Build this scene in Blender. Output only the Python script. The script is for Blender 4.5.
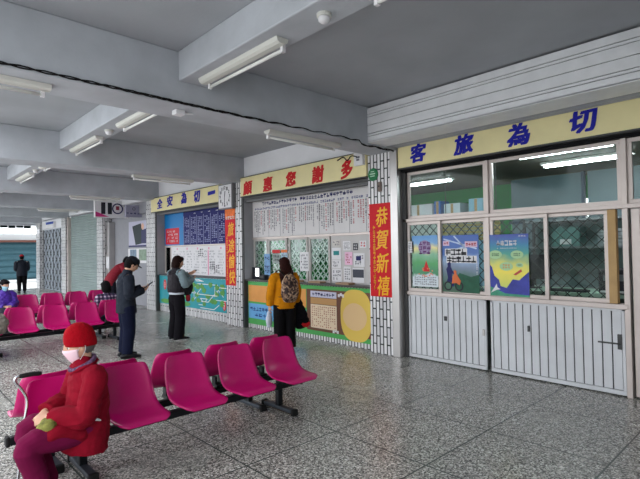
import bpy, bmesh, math, random
from mathutils import Vector, Matrix, noise

for o in list(bpy.data.objects):
    bpy.data.objects.remove(o, do_unlink=True)
SC = bpy.context.scene
COL = SC.collection
R = math.radians

# ---------------------------------------------------------------- camera
F_PX, YAW, PITCH, ROLL, EYE = 473.1, R(43.33), R(1.23), R(-0.938), 1.62
fw = Vector((math.sin(YAW) * math.cos(PITCH), math.cos(YAW) * math.cos(PITCH), math.sin(PITCH)))
rt = Vector((math.cos(YAW), -math.sin(YAW), 0))
up = rt.cross(fw)
rt2 = rt * math.cos(ROLL) + up * math.sin(ROLL)
up2 = -rt * math.sin(ROLL) + up * math.cos(ROLL)
cam = bpy.data.cameras.new('camera')
cam.sensor_fit = 'HORIZONTAL'
cam.sensor_width = 36
cam.lens = F_PX * 36 / 640
cam.clip_start = 0.05
cam.clip_end = 300
cam_ob = bpy.data.objects.new('camera', cam)
COL.objects.link(cam_ob)
cm = Matrix((rt2, up2, -fw)).transposed().to_4x4()
cm.translation = (0, 0, EYE)
cam_ob.matrix_world = cm
SC.camera = cam_ob

# ---------------------------------------------------------------- world, exposure
world = bpy.data.worlds.new('overcast_sky')
SC.world = world
world.use_nodes = True
bg = world.node_tree.nodes['Background']
bg.inputs['Color'].default_value = (0.90, 0.95, 1.0, 1)
bg.inputs['Strength'].default_value = 1.0
SC.view_settings.view_transform = 'Standard'
SC.view_settings.look = 'None'
SC.view_settings.exposure = 1.8
SC.view_settings.gamma = 1
SC.view_settings.use_curve_mapping = False


# ---------------------------------------------------------------- materials
def lin(c):
    r = []
    for v in c[:3]:
        v = v / 255
        r.append(v / 12.92 if v <= 0.04045 else ((v + 0.055) / 1.055) ** 2.4)
    return (*r, 1)


MATS = {}


def M(name, rgb, rough=0.55, metal=0.0, spec=None, var=0.0, vscale=6.0, bump=0.0, bscale=40.0, coat=0.0):
    """procedural principled material, with blotchy colour variation and bump"""
    if name in MATS:
        return MATS[name]
    m = bpy.data.materials.new(name)
    m.use_nodes = True
    nt = m.node_tree
    b = nt.nodes['Principled BSDF']
    b.inputs['Base Color'].default_value = lin(rgb)
    b.inputs['Roughness'].default_value = rough
    b.inputs['Metallic'].default_value = metal
    b.inputs['Specular IOR Level'].default_value = spec if spec is not None else (0.12 if rough >= .75 else 0.28)
    b.inputs['Coat Weight'].default_value = coat
    tc = nt.nodes.new('ShaderNodeTexCoord')
    if var:
        n = nt.nodes.new('ShaderNodeTexNoise')
        n.inputs['Scale'].default_value = vscale
        n.inputs['Detail'].default_value = 6
        nt.links.new(tc.outputs['Object'], n.inputs['Vector'])
        r = nt.nodes.new('ShaderNodeValToRGB')
        c = lin(rgb)
        r.color_ramp.elements[0].position = 0.3
        r.color_ramp.elements[1].position = 0.7
        r.color_ramp.elements[0].color = (*[v * (1 - var) for v in c[:3]], 1)
        r.color_ramp.elements[1].color = (*[min(1, v * (1 + var)) for v in c[:3]], 1)
        nt.links.new(n.outputs['Fac'], r.inputs['Fac'])
        nt.links.new(r.outputs['Color'], b.inputs['Base Color'])
    if bump:
        n2 = nt.nodes.new('ShaderNodeTexNoise')
        n2.inputs['Scale'].default_value = bscale
        n2.inputs['Detail'].default_value = 4
        nt.links.new(tc.outputs['Object'], n2.inputs['Vector'])
        bp = nt.nodes.new('ShaderNodeBump')
        bp.inputs['Strength'].default_value = bump
        bp.inputs['Distance'].default_value = 0.01
        nt.links.new(n2.outputs['Fac'], bp.inputs['Height'])
        nt.links.new(bp.outputs['Normal'], b.inputs['Normal'])
    MATS[name] = m
    return m


def emit(name, rgb, strength):
    if name in MATS:
        return MATS[name]
    m = bpy.data.materials.new(name)
    m.use_nodes = True
    b = m.node_tree.nodes['Principled BSDF']
    b.inputs['Base Color'].default_value = lin(rgb)
    b.inputs['Emission Color'].default_value = lin(rgb)
    b.inputs['Emission Strength'].default_value = strength
    MATS[name] = m
    return m


def glass(name, tint=(0.9, 0.95, 0.93), refl=0.09):
    m = bpy.data.materials.new(name)
    m.use_nodes = True
    nt = m.node_tree
    nt.nodes.remove(nt.nodes['Principled BSDF'])
    out = nt.nodes['Material Output']
    t = nt.nodes.new('ShaderNodeBsdfTransparent')
    t.inputs['Color'].default_value = (*tint, 1)
    g = nt.nodes.new('ShaderNodeBsdfGlossy')
    g.inputs['Roughness'].default_value = 0.02
    fr = nt.nodes.new('ShaderNodeFresnel')
    fr.inputs['IOR'].default_value = 1.22
    mx = nt.nodes.new('ShaderNodeMixShader')
    nt.links.new(fr.outputs['Fac'], mx.inputs['Fac'])
    nt.links.new(t.outputs['BSDF'], mx.inputs[1])
    nt.links.new(g.outputs['BSDF'], mx.inputs[2])
    nt.links.new(mx.outputs['Shader'], out.inputs['Surface'])
    MATS[name] = m
    return m


def terrazzo():
    m = bpy.data.materials.new('terrazzo')
    m.use_nodes = True
    nt = m.node_tree
    L = nt.links.new
    b = nt.nodes['Principled BSDF']
    tc = nt.nodes.new('ShaderNodeTexCoord')
    v = nt.nodes.new('ShaderNodeTexVoronoi')
    v.inputs['Scale'].default_value = 92
    L(tc.outputs['Object'], v.inputs['Vector'])
    sep = nt.nodes.new('ShaderNodeSeparateColor')
    L(v.outputs['Color'], sep.inputs['Color'])
    r = nt.nodes.new('ShaderNodeValToRGB')
    r.color_ramp.interpolation = 'CONSTANT'
    el = r.color_ramp.elements
    el[0].position = 0
    el[0].color = lin((84, 83, 79))
    el[1].position = 0.26
    el[1].color = lin((134, 132, 127))
    for p, c in ((0.52, (170, 167, 160)), (0.74, (202, 198, 189)), (0.91, (232, 231, 225))):
        e = el.new(p)
        e.color = lin(c)
    L(sep.outputs[0], r.inputs['Fac'])
    # soft wear
    n = nt.nodes.new('ShaderNodeTexNoise')
    n.inputs['Scale'].default_value = 0.9
    n.inputs['Detail'].default_value = 5
    L(tc.outputs['Object'], n.inputs['Vector'])
    mr = nt.nodes.new('ShaderNodeMapRange')
    mr.inputs['From Min'].default_value = 0.3
    mr.inputs['From Max'].default_value = 0.7
    mr.inputs['To Min'].default_value = 0.88
    mr.inputs['To Max'].default_value = 1.0
    L(n.outputs['Fac'], mr.inputs['Value'])
    # dividing strips
    sx = nt.nodes.new('ShaderNodeSeparateXYZ')
    L(tc.outputs['Object'], sx.inputs['Vector'])

    def line(out, off):
        a = nt.nodes.new('ShaderNodeMath'); a.operation = 'ADD'; a.inputs[1].default_value = off
        L(out, a.inputs[0])
        w = nt.nodes.new('ShaderNodeMath'); w.operation = 'PINGPONG'; w.inputs[1].default_value = 0.475
        L(a.outputs[0], w.inputs[0])
        c = nt.nodes.new('ShaderNodeMath'); c.operation = 'LESS_THAN'; c.inputs[1].default_value = 0.007
        L(w.outputs[0], c.inputs[0])
        return c
    lx, ly = line(sx.outputs['X'], -3.0 + 9.5), line(sx.outputs['Y'], -2.07 + 9.5)
    mx = nt.nodes.new('ShaderNodeMath'); mx.operation = 'MAXIMUM'
    L(lx.outputs[0], mx.inputs[0]); L(ly.outputs[0], mx.inputs[1])
    mul = nt.nodes.new('ShaderNodeMix'); mul.data_type = 'RGBA'; mul.blend_type = 'MULTIPLY'
    mul.inputs[0].default_value = 1
    L(r.outputs['Color'], mul.inputs[6]); L(mr.outputs[0], mul.inputs[7])
    mixl = nt.nodes.new('ShaderNodeMix'); mixl.data_type = 'RGBA'
    L(mx.outputs[0], mixl.inputs[0]); L(mul.outputs[2], mixl.inputs[6])
    mixl.inputs[7].default_value = lin((70, 76, 72))
    L(mixl.outputs[2], b.inputs['Base Color'])
    mr2 = nt.nodes.new('ShaderNodeMapRange')
    mr2.inputs['To Min'].default_value = 0.15
    mr2.inputs['To Max'].default_value = 0.36
    L(n.outputs['Fac'], mr2.inputs['Value'])
    L(mr2.outputs[0], b.inputs['Roughness'])
    b.inputs['Specular IOR Level'].default_value = 0.5
    return m


def tile():
    """long narrow upright white wall tiles with dark joints"""
    m = bpy.data.materials.new('white_tile')
    m.use_nodes = True
    nt = m.node_tree
    L = nt.links.new
    b = nt.nodes['Principled BSDF']
    g = nt.nodes.new('ShaderNodeNewGeometry')
    s = nt.nodes.new('ShaderNodeSeparateXYZ')
    L(g.outputs['Position'], s.inputs['Vector'])
    a = nt.nodes.new('ShaderNodeMath'); a.operation = 'ADD'
    L(s.outputs['X'], a.inputs[0]); L(s.outputs['Y'], a.inputs[1])
    c = nt.nodes.new('ShaderNodeCombineXYZ')
    L(s.outputs['Z'], c.inputs['X']); L(a.outputs[0], c.inputs['Y'])
    br = nt.nodes.new('ShaderNodeTexBrick')
    br.inputs['Scale'].default_value = 1
    br.inputs['Brick Width'].default_value = 0.27
    br.inputs['Row Height'].default_value = 0.068
    br.inputs['Mortar Size'].default_value = 0.0105
    br.inputs['Mortar Smooth'].default_value = 0.0
    br.offset = 0.45
    br.inputs['Color1'].default_value = lin((238, 236, 236))
    br.inputs['Color2'].default_value = lin((206, 204, 206))
    br.inputs['Mortar'].default_value = lin((22, 22, 24))
    L(c.outputs[0], br.inputs['Vector'])
    L(br.outputs['Color'], b.inputs['Base Color'])
    b.inputs['Roughness'].default_value = 0.3
    return m


def backpack_cloth():
    m = bpy.data.materials.new('mottled_backpack_cloth')
    m.use_nodes = True
    nt = m.node_tree
    b = nt.nodes['Principled BSDF']
    tc = nt.nodes.new('ShaderNodeTexCoord')
    v = nt.nodes.new('ShaderNodeTexVoronoi')
    v.inputs['Scale'].default_value = 34
    nt.links.new(tc.outputs['Object'], v.inputs['Vector'])
    s = nt.nodes.new('ShaderNodeSeparateColor')
    nt.links.new(v.outputs['Color'], s.inputs['Color'])
    r = nt.nodes.new('ShaderNodeValToRGB')
    r.color_ramp.interpolation = 'CONSTANT'
    e = r.color_ramp.elements
    e[0].color = lin((52, 36, 34)); e[1].position = 0.4; e[1].color = lin((120, 92, 72))
    q = e.new(0.7); q.color = lin((168, 140, 116))
    nt.links.new(s.outputs[0], r.inputs['Fac'])
    nt.links.new(r.outputs['Color'], b.inputs['Base Color'])
    b.inputs['Roughness'].default_value = 0.8
    return m


def plaid():
    m = bpy.data.materials.new('plaid_flannel')
    m.use_nodes = True
    nt = m.node_tree
    b = nt.nodes['Principled BSDF']
    tc = nt.nodes.new('ShaderNodeTexCoord')
    s = nt.nodes.new('ShaderNodeSeparateXYZ')
    nt.links.new(tc.outputs['Object'], s.inputs['Vector'])
    outs = []
    for ax in ('X', 'Z'):
        w = nt.nodes.new('ShaderNodeMath'); w.operation = 'PINGPONG'; w.inputs[1].default_value = 0.035
        nt.links.new(s.outputs[ax], w.inputs[0])
        c = nt.nodes.new('ShaderNodeMath'); c.operation = 'LESS_THAN'; c.inputs[1].default_value = 0.014
        nt.links.new(w.outputs[0], c.inputs[0])
        outs.append(c)
    ad = nt.nodes.new('ShaderNodeMath'); ad.operation = 'ADD'
    nt.links.new(outs[0].outputs[0], ad.inputs[0]); nt.links.new(outs[1].outputs[0], ad.inputs[1])
    dv = nt.nodes.new('ShaderNodeMath'); dv.operation = 'MULTIPLY'; dv.inputs[1].default_value = 0.5
    nt.links.new(ad.outputs[0], dv.inputs[0])
    r = nt.nodes.new('ShaderNodeValToRGB')
    r.color_ramp.interpolation = 'CONSTANT'
    e = r.color_ramp.elements
    e[0].color = lin((34, 34, 62)); e[1].position = 0.3; e[1].color = lin((96, 70, 104))
    q = e.new(0.8); q.color = lin((196, 186, 200))
    nt.links.new(dv.outputs[0], r.inputs['Fac'])
    nt.links.new(r.outputs['Color'], b.inputs['Base Color'])
    b.inputs['Roughness'].default_value = 0.85
    return m


def gradient_z(name, stops, z0, z1, rough=0.35):
    """printed colour bands that run up a poster"""
    m = bpy.data.materials.new(name)
    m.use_nodes = True
    nt = m.node_tree
    b = nt.nodes['Principled BSDF']
    g = nt.nodes.new('ShaderNodeTexCoord')
    s = nt.nodes.new('ShaderNodeSeparateXYZ')
    nt.links.new(g.outputs['Object'], s.inputs['Vector'])
    n = nt.nodes.new('ShaderNodeTexNoise')
    n.inputs['Scale'].default_value = 5
    nt.links.new(g.outputs['Object'], n.inputs['Vector'])
    mr = nt.nodes.new('ShaderNodeMapRange')
    mr.inputs['From Min'].default_value = z0
    mr.inputs['From Max'].default_value = z1
    nt.links.new(s.outputs['Z'], mr.inputs['Value'])
    a = nt.nodes.new('ShaderNodeMath'); a.operation = 'MULTIPLY_ADD'
    a.inputs[1].default_value = 0.25; a.inputs[2].default_value = -0.125
    nt.links.new(n.outputs['Fac'], a.inputs[0])
    ad = nt.nodes.new('ShaderNodeMath'); ad.operation = 'ADD'
    nt.links.new(mr.outputs[0], ad.inputs[0]); nt.links.new(a.outputs[0], ad.inputs[1])
    r = nt.nodes.new('ShaderNodeValToRGB')
    e = r.color_ramp.elements
    e[0].position, e[0].color = stops[0][0], lin(stops[0][1])
    e[1].position, e[1].color = stops[-1][0], lin(stops[-1][1])
    for p, c in stops[1:-1]:
        q = e.new(p); q.color = lin(c)
    nt.links.new(ad.outputs[0], r.inputs['Fac'])
    nt.links.new(r.outputs['Color'], b.inputs['Base Color'])
    b.inputs['Roughness'].default_value = rough
    return m


TERRAZZO, TILE, GLASS = terrazzo(), tile(), glass('window_glass')
CEIL = M('grey_ceiling_paint', (168, 171, 176), 0.85, var=0.07, vscale=1.6, bump=0.15, bscale=30)
BEAMP = M('white_beam_paint', (182, 185, 191), 0.8, var=0.12, vscale=2.2, bump=0.15, bscale=26)
WALLW = M('white_wall_paint', (240, 240, 244), 0.8, var=0.04, vscale=2)
JAMB = M('grey_jamb_paint', (150, 150, 153), 0.6, var=0.05)
STEEL = M('brushed_steel', (188, 184, 182), 0.32, metal=0.85, var=0.06, vscale=3)
ALU = M('pinkish_aluminium', (200, 188, 182), 0.4, metal=0.35, var=0.06, vscale=4)
TAN = M('bare_wood_strip', (186, 152, 104), 0.6, var=0.1)
DARK = M('black_gap', (22, 22, 24), 0.8)
DGREY = M('dark_grey_metal', (74, 74, 74), 0.5, metal=0.2, var=0.08)
SHUT = M('white_shutter_slat', (232, 233, 236), 0.5, var=0.05)
SHUTG = M('grey_shutter_slat', (160, 162, 168), 0.5, var=0.05)
CREAM = M('cream_sign_board', (232, 220, 168), 0.55, var=0.03)
BLUE = M('royal_blue_letter', (12, 16, 156), 0.45)
RED = M('red_letter', (200, 22, 28), 0.45)
NAVYL = M('navy_letter', (28, 28, 92), 0.5)
GOLD = M('gold_letter', (238, 176, 30), 0.4)
BANR = M('red_banner_cloth', (206, 22, 34), 0.6, var=0.04)
PAPER = M('white_paper', (226, 224, 226), 0.7, var=0.02)
PINKP = M('pink_paper', (236, 190, 214), 0.7)
INK = M('black_ink', (44, 44, 52), 0.7)
INKG = M('grey_ink', (104, 104, 112), 0.7)
INKR = M('red_ink', (178, 60, 70), 0.7)
DOORW = M('white_painted_metal', (208, 209, 212), 0.45, var=0.07, vscale=3)
MAG = M('magenta_plastic', (188, 14, 102), 0.27, spec=0.5, var=0.05, vscale=5)
BLKM = M('black_painted_metal', (26, 28, 32), 0.42, metal=0.3)
CHROME = M('chrome', (200, 200, 204), 0.18, metal=1.0)
RUB = M('black_rubber', (20, 20, 20), 0.7)
LAMPH = M('cream_lamp_housing', (206, 205, 198), 0.5)
TUBE = M('white_glass_tube', (236, 236, 232), 0.25)
SKIN = M('skin', (206, 160, 134), 0.55, var=0.06, vscale=20)
HAIRB = M('black_hair', (16, 14, 15), 0.8, bump=0.6, bscale=90)
HAIRBR = M('dark_brown_hair', (42, 18, 14), 0.8, bump=0.6, bscale=90)
EYEW = M('eye_white', (225, 220, 214), 0.3)
EYEB = M('dark_iris', (30, 20, 16), 0.2)
LIPS = M('lip', (170, 100, 92), 0.5)


# ---------------------------------------------------------------- mesh helpers
def wpos(o):
    v = Vector((0, 0, 0))
    while o:
        v += o.location
        o = o.parent
    return v


class MB:
    def __init__(s):
        s.v, s.f = [], []

    def add(s, vs, fs):
        n = len(s.v)
        s.v += [Vector(v) for v in vs]
        s.f += [tuple(i + n for i in f) for f in fs]
        return s

    def box(s, x0, x1, y0, y1, z0, z1):
        x0, x1 = min(x0, x1), max(x0, x1)
        y0, y1 = min(y0, y1), max(y0, y1)
        z0, z1 = min(z0, z1), max(z0, z1)
        return s.add([(x0, y0, z0), (x1, y0, z0), (x1, y1, z0), (x0, y1, z0), (x0, y0, z1), (x1, y0, z1), (x1, y1, z1), (x0, y1, z1)],
                     [(0, 3, 2, 1), (4, 5, 6, 7), (0, 1, 5, 4), (1, 2, 6, 5), (2, 3, 7, 6), (3, 0, 4, 7)])

    def bar(s, a, b, w, h=None, upv=(0, 0, 1)):
        """rectangular bar from a to b"""
        h = h or w
        a, b = Vector(a), Vector(b)
        t = (b - a).normalized()
        u = Vector(upv)
        if abs(t.dot(u)) > 0.98:
            u = Vector((1, 0, 0))
        sd = t.cross(u).normalized()
        u = sd.cross(t)
        vs = [p + sd * sx * w / 2 + u * sy * h / 2 for p in (a, b) for sx, sy in ((-1, -1), (1, -1), (1, 1), (-1, 1))]
        return s.add(vs, [(3, 2, 1, 0), (4, 5, 6, 7), (0, 1, 5, 4), (1, 2, 6, 5), (2, 3, 7, 6), (3, 0, 4, 7)])

    def sweep(s, pts, rad, n=12, side=None, sub=4, cap=True, flat0=False, flat1=False):
        """smooth tube along points; rad = radius or (side radius, other radius) per point"""
        pts = [Vector(p) for p in pts]
        if not isinstance(rad, list):
            rad = [rad] * len(pts)
        rad = [Vector((r, r)) if not isinstance(r, (list, tuple)) else Vector(r) for r in rad]
        P, Q = [], []
        m = len(pts)
        for i in range(m - 1):
            p0, p1, p2, p3 = pts[max(i - 1, 0)], pts[i], pts[i + 1], pts[min(i + 2, m - 1)]
            for k in range(sub):
                t = k / sub
                P.append(0.5 * ((2 * p1) + (p2 - p0) * t + (2 * p0 - 5 * p1 + 4 * p2 - p3) * t * t + (3 * p1 - p0 - 3 * p2 + p3) * t ** 3))
                tt = t * t * (3 - 2 * t)
                Q.append(rad[i].lerp(rad[i + 1], tt))
        P.append(pts[-1]); Q.append(rad[-1])
        T = []
        for i in range(len(P)):
            t = P[min(i + 1, len(P) - 1)] - P[max(i - 1, 0)]
            T.append(t.normalized() if t.length > 1e-9 else Vector((0, 0, 1)))
        if side is None:
            side = Vector((1, 0, 0)) if abs(T[0].x) < 0.9 else Vector((0, 1, 0))
        sd = Vector(side)
        rings = []
        for i, (p, q, t) in enumerate(zip(P, Q, T)):
            sv = sd - t * sd.dot(t)
            if sv.length < 1e-4:
                sv = t.orthogonal()
            sv.normalize()
            sd = sv if side is None else sd
            rings.append((p, sv, t.cross(sv), q, t))
        if cap:
            out = []
            p, a, b, q, t = rings[0]
            r = min(q)
            if not flat0:
                out += [(p - t * r * 0.95, a, b, q * 0.35, t), (p - t * r * 0.65, a, b, q * 0.76, t)]
            out += rings
            p, a, b, q, t = rings[-1]
            r = min(q)
            if not flat1:
                out += [(p + t * r * 0.65, a, b, q * 0.76, t), (p + t * r * 0.95, a, b, q * 0.35, t)]
            rings = out
        vs, fs = [], []
        for p, a, b, q, t in rings:
            for k in range(n):
                th = 2 * math.pi * k / n
                vs.append(p + a * q[0] * math.cos(th) + b * q[1] * math.sin(th))
        for i in range(len(rings) - 1):
            for k in range(n):
                k2 = (k + 1) % n
                fs.append((i * n + k, i * n + k2, (i + 1) * n + k2, (i + 1) * n + k))
        fs.append(tuple(range(n - 1, -1, -1)))
        fs.append(tuple((len(rings) - 1) * n + k for k in range(n)))
        return s.add(vs, fs)

    def tube(s, pts, r, n=8):
        return s.sweep(pts, r, n=n, sub=1, flat0=True, flat1=True)

    def ball(s, c, r, nu=20, nv=14, mat=None):
        c = Vector(c)
        r = Vector(r) if isinstance(r, (tuple, list, Vector)) else Vector((r, r, r))
        vs, fs = [(0, 0, 1)], []
        for i in range(1, nv):
            ph = math.pi * i / nv
            for k in range(nu):
                th = 2 * math.pi * k / nu
                vs.append((math.sin(ph) * math.cos(th), math.sin(ph) * math.sin(th), math.cos(ph)))
        vs.append((0, 0, -1))
        for k in range(nu):
            fs.append((0, 1 + k, 1 + (k + 1) % nu))
            for i in range(nv - 2):
                a, b = 1 + i * nu, 1 + (i + 1) * nu
                fs.append((a + k, b + k, b + (k + 1) % nu, a + (k + 1) % nu))
            a = 1 + (nv - 2) * nu
            fs.append((a + k, len(vs) - 1, a + (k + 1) % nu))
        out = []
        for v in vs:
            q = Vector((v[0] * r.x, v[1] * r.y, v[2] * r.z))
            if mat:
                q = mat @ q
            out.append(c + q)
        return s.add(out, fs)

    def lathe(s, c, prof, axis='Z', n=20):
        vs, fs = [], []
        c = Vector(c)
        for r, h in prof:
            for k in range(n):
                t = 2 * math.pi * k / n
                a, b = r * math.cos(t), r * math.sin(t)
                vs.append(c + (Vector((a, b, h)) if axis == 'Z' else Vector((h, a, b)) if axis == 'X' else Vector((a, h, b))))
        for i in range(len(prof) - 1):
            for k in range(n):
                fs.append((i * n + k, i * n + (k + 1) % n, (i + 1) * n + (k + 1) % n, (i + 1) * n + k))
        if prof[0] != prof[-1]:
            fs.append(tuple(range(n - 1, -1, -1)))
            fs.append(tuple((len(prof) - 1) * n + k for k in range(n)))
        return s.add(vs, fs)

    def poly(s, pts, nrm, th):
        """thin prism of an outline"""
        pts = [Vector(p) for p in pts]
        d = Vector(nrm) * th
        n = len(pts)
        return s.add(pts + [p + d for p in pts], [tuple(range(n - 1, -1, -1)), tuple(range(n, 2 * n))] +
                     [(i, (i + 1) % n, n + (i + 1) % n, n + i) for i in range(n)])

    def xform(s, mat):
        s.v = [mat @ v for v in s.v]
        return s

    def mesh(s, name, off=Vector((0, 0, 0))):
        me = bpy.data.meshes.new(name)
        me.from_pydata([v - off for v in s.v], [], s.f)
        me.validate()
        bm = bmesh.new()
        bm.from_mesh(me)
        bmesh.ops.recalc_face_normals(bm, faces=bm.faces)
        bm.to_mesh(me)
        bm.free()
        return me

    def build(s, name, mat, parent=None, smooth=False, bevel=0.0, local=False, loc=None):
        """one mesh object; coordinates are world unless local; top-level ones get an origin at their base"""
        if parent is not None:
            off = Vector((0, 0, 0)) if local else wpos(parent)
        else:
            if loc is None:
                lo = [min(v[i] for v in s.v) for i in range(3)]
                hi = [max(v[i] for v in s.v) for i in range(3)]
                loc = Vector(((lo[0] + hi[0]) / 2, (lo[1] + hi[1]) / 2, lo[2]))
            off = Vector(loc)
        me = s.mesh(name, off)
        me.materials.append(mat)
        o = bpy.data.objects.new(name, me)
        COL.objects.link(o)
        if parent is not None:
            o.parent = parent
        else:
            o.location = off
        if smooth:
            for p in me.polygons:
                p.use_smooth = True
        if bevel:
            b = o.modifiers.new('bevel', 'BEVEL')
            b.width = bevel
            b.segments = 2
            b.limit_method = 'ANGLE'
        return o


def tag(o, label=None, cat=None, group=None, kind=None):
    if label: o['label'] = label
    if cat: o['category'] = cat
    if group: o['group'] = group
    if kind: o['kind'] = kind
    return o


def thing(name, label, cat, loc, rz=0.0, group=None):
    o = bpy.data.objects.new(name, None)
    COL.objects.link(o)
    o.location = loc
    o.rotation_euler = (0, 0, rz)
    o.empty_display_size = 0.1
    return tag(o, label, cat, group)


def struct(name, mb, mat, parent=None, **k):
    o = mb.build(name, mat, parent, **k)
    o['kind'] = 'structure'
    return o


def kids(o):
    return [c for c in bpy.data.objects if c.parent == o]


def copy_tree(o, parent=None):
    c = o.copy()
    COL.objects.link(c)
    c.parent = parent
    for ch in kids(o):
        copy_tree(ch, c)
    return c


# ---------------------------------------------------------------- writing
_font = {}


def glyph(ch, bold=0.02):
    key = (ch, bold)
    if key not in _font:
        c = bpy.data.curves.new('glyph', 'FONT')
        c.body = ch
        c.offset = bold
        c.extrude = 0.5
        c.resolution_u = 3
        o = bpy.data.objects.new('glyph', c)
        COL.objects.link(o)
        dg = bpy.context.evaluated_depsgraph_get()
        me = bpy.data.meshes.new_from_object(o.evaluated_get(dg))
        vs = [v.co.copy() for v in me.vertices]
        fs = [tuple(p.vertices) for p in me.polygons]
        bpy.data.objects.remove(o)
        bpy.data.curves.remove(c)
        bpy.data.meshes.remove(me)
        x0, x1 = min(v.x for v in vs), max(v.x for v in vs)
        y0, y1 = min(v.y for v in vs), max(v.y for v in vs)
        vs = [Vector(((v.x - (x0 + x1) / 2) / (x1 - x0), (v.y - (y0 + y1) / 2) / (y1 - y0), v.z)) for v in vs]
        _font[key] = (vs, fs)
    return _font[key]


FRAMES = {'-X': (Vector((0, -1, 0)), Vector((0, 0, 1)), Vector((-1, 0, 0))),
          '-Y': (Vector((1, 0, 0)), Vector((0, 0, 1)), Vector((0, -1, 0)))}


def put(mb, ch, c, w, h, face='-X', bold=0.02, th=0.006, shear=0.0, rot=0.0):
    """a character of box w x h centred at c on a surface that faces `face`"""
    r, u, n = FRAMES[face]
    vs, fs = glyph(ch, 0.0)
    c = Vector(c)
    for i, (dx, dy) in enumerate(((0, 0), (1, .5), (-1, -.5), (.6, -.6), (-.6, .6)) if bold > .015 else ((0, 0), (1, 0))):
        out = []
        for v in vs:
            x, y = v.x * w * (1 - bold) + dx * bold * w, v.y * h * (1 - bold) + dy * bold * h
            x += shear * y
            y += rot * x
            out.append(c + r * x + u * y + n * (v.z * (th + .0006 * i)))
        mb.add(out, fs)


def rect(mb, c, w, h, face='-X', th=0.002):
    r, u, n = FRAMES[face]
    c = Vector(c)
    pts = [c + r * sx * w / 2 + u * sy * h / 2 for sx, sy in ((-1, -1), (1, -1), (1, 1), (-1, 1))]
    mb.poly(pts, n, th)


def scribble(mb, c, w, h, cols, rows, rng, face='-X', fill=0.85, vertical=False, drop=0.1, th=0.0012):
    """tiny print too small to read: each sign is a few strokes"""
    r, u, n = FRAMES[face]
    c = Vector(c)
    cw, chh = w / cols, h / rows
    for i in range(cols):
        stop = rows if not vertical else int(rows * rng.uniform(0.5, 1.0))
        for j in range(rows):
            if rng.random() < drop or j >= stop:
                continue
            p = c + r * (-w / 2 + (i + 0.5) * cw) + u * (h / 2 - (j + 0.5) * chh)
            a, b = cw * fill / 2, chh * fill / 2
            for k in range(rng.choice((2, 3))):
                yy = rng.uniform(-0.8, 0.8) * b
                pts = [p + r * sx * a + u * (yy + sy * b * 0.21) for sx, sy in ((-1, -1), (1, -1), (1, 1), (-1, 1))]
                mb.poly(pts, n, th)
            xx = rng.uniform(-0.6, 0.6) * a
            pts = [p + r * (xx + sx * a * 0.2) + u * sy * b for sx, sy in ((-1, -1), (1, -1), (1, 1), (-1, 1))]
            mb.poly(pts, n, th)


# ================================================================ STRUCTURE
ZC = 3.62          # ceiling
Y0, Y1 = -2.6, 26.0
XL, XR = -1.0, 5.85
XE, XO, YE = 0.25, 0.95, 4.86   # unseen open edge, set in past the first crossbeam to let in more light
struct('floor', MB().box(XL, 6.1, Y0, YE, -0.12, 0).box(XE, 6.1, YE, Y1, -0.12, 0), TERRAZZO, loc=(0, 0, 0))
struct('ground', MB().box(-40, 40, -30, 70, -0.3, -0.14), M('pale_concrete', (200, 199, 195), 0.8, var=0.08, vscale=0.6), loc=(0, 0, -0.14))
struct('ceiling', MB().box(XL, 10.2, Y0, YE, ZC, ZC + 0.2).box(XO, 10.2, YE, Y1, ZC, ZC + 0.2), CEIL)
PIL = [(4.33, 4.9), (8.46, 9.08), (12.72, 13.3), (16.87, 17.45), (21.15, 21.75), (25.35, 25.95)]
BM = [(4.35, 4.86), (8.5, 9.0), (12.7, 13.2), (16.85, 17.35), (21.1, 21.6), (25.4, 25.98), (0.2, 0.7)]
for a, b in BM:
    struct('ceiling_beam', MB().box(XL if a < 5 else XO, 5.84, a, b, 3.09, ZC), BEAMP, bevel=0.012)
LBX = (2.2, 2.52)
ys = sorted(BM)
for k in range(len(ys) - 1):
    struct('ceiling_beam', MB().box(LBX[0], LBX[1], ys[k][1], ys[k + 1][0], 3.32, ZC), BEAMP, bevel=0.012)
struct('ceiling_beam', MB().box(LBX[0], LBX[1], Y0, 0.2, 3.32, ZC), BEAMP, bevel=0.012)
for i, (a, b) in enumerate(PIL):
    a2 = 4.46 if i == 0 else a
    struct('pillar', MB().box(5.69, 6.12, a2, b, 0, 3.09), TILE)
# steel shutter guide on the first pillar
g = MB().box(5.67, 5.84, 4.32, 4.455, 0, 3.09)
struct('trim_1', g, STEEL, bevel=0.006)
struct('trim_2', MB().box(5.70, 5.80, 8.405, 8.455, 0, 2.8), DGREY)
struct('trim_3', MB().box(5.70, 5.80, 12.66, 12.715, 0, 2.8), DGREY)
struct('trim_4', MB().box(5.72, 5.96, 8.40, 8.404, 1.02, 2.8), JAMB)
struct('trim_5', MB().box(5.72, 5.96, 12.65, 12.658, 1.0, 2.8), JAMB)
# upper wall above the signs
struct('wall_right', MB().box(5.80, 6.0, 4.9, Y1, 3.16, ZC).box(5.9, 6.05, 9.08, 12.72, 2.7, 3.2), WALLW)
struct('wall_police_head', MB().box(5.9, 6.05, 13.3, 21.2, 2.81, 3.15), M('grey_panel_wall', (150, 150, 156), 0.7, var=0.04))
WB = M('grey_panel_wall', (150, 150, 156), 0.7, var=0.04)
struct('wall_back_bay', MB().box(5.99, 6.1, 8.5, 17.0, 0, 2.8), WB)

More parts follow.
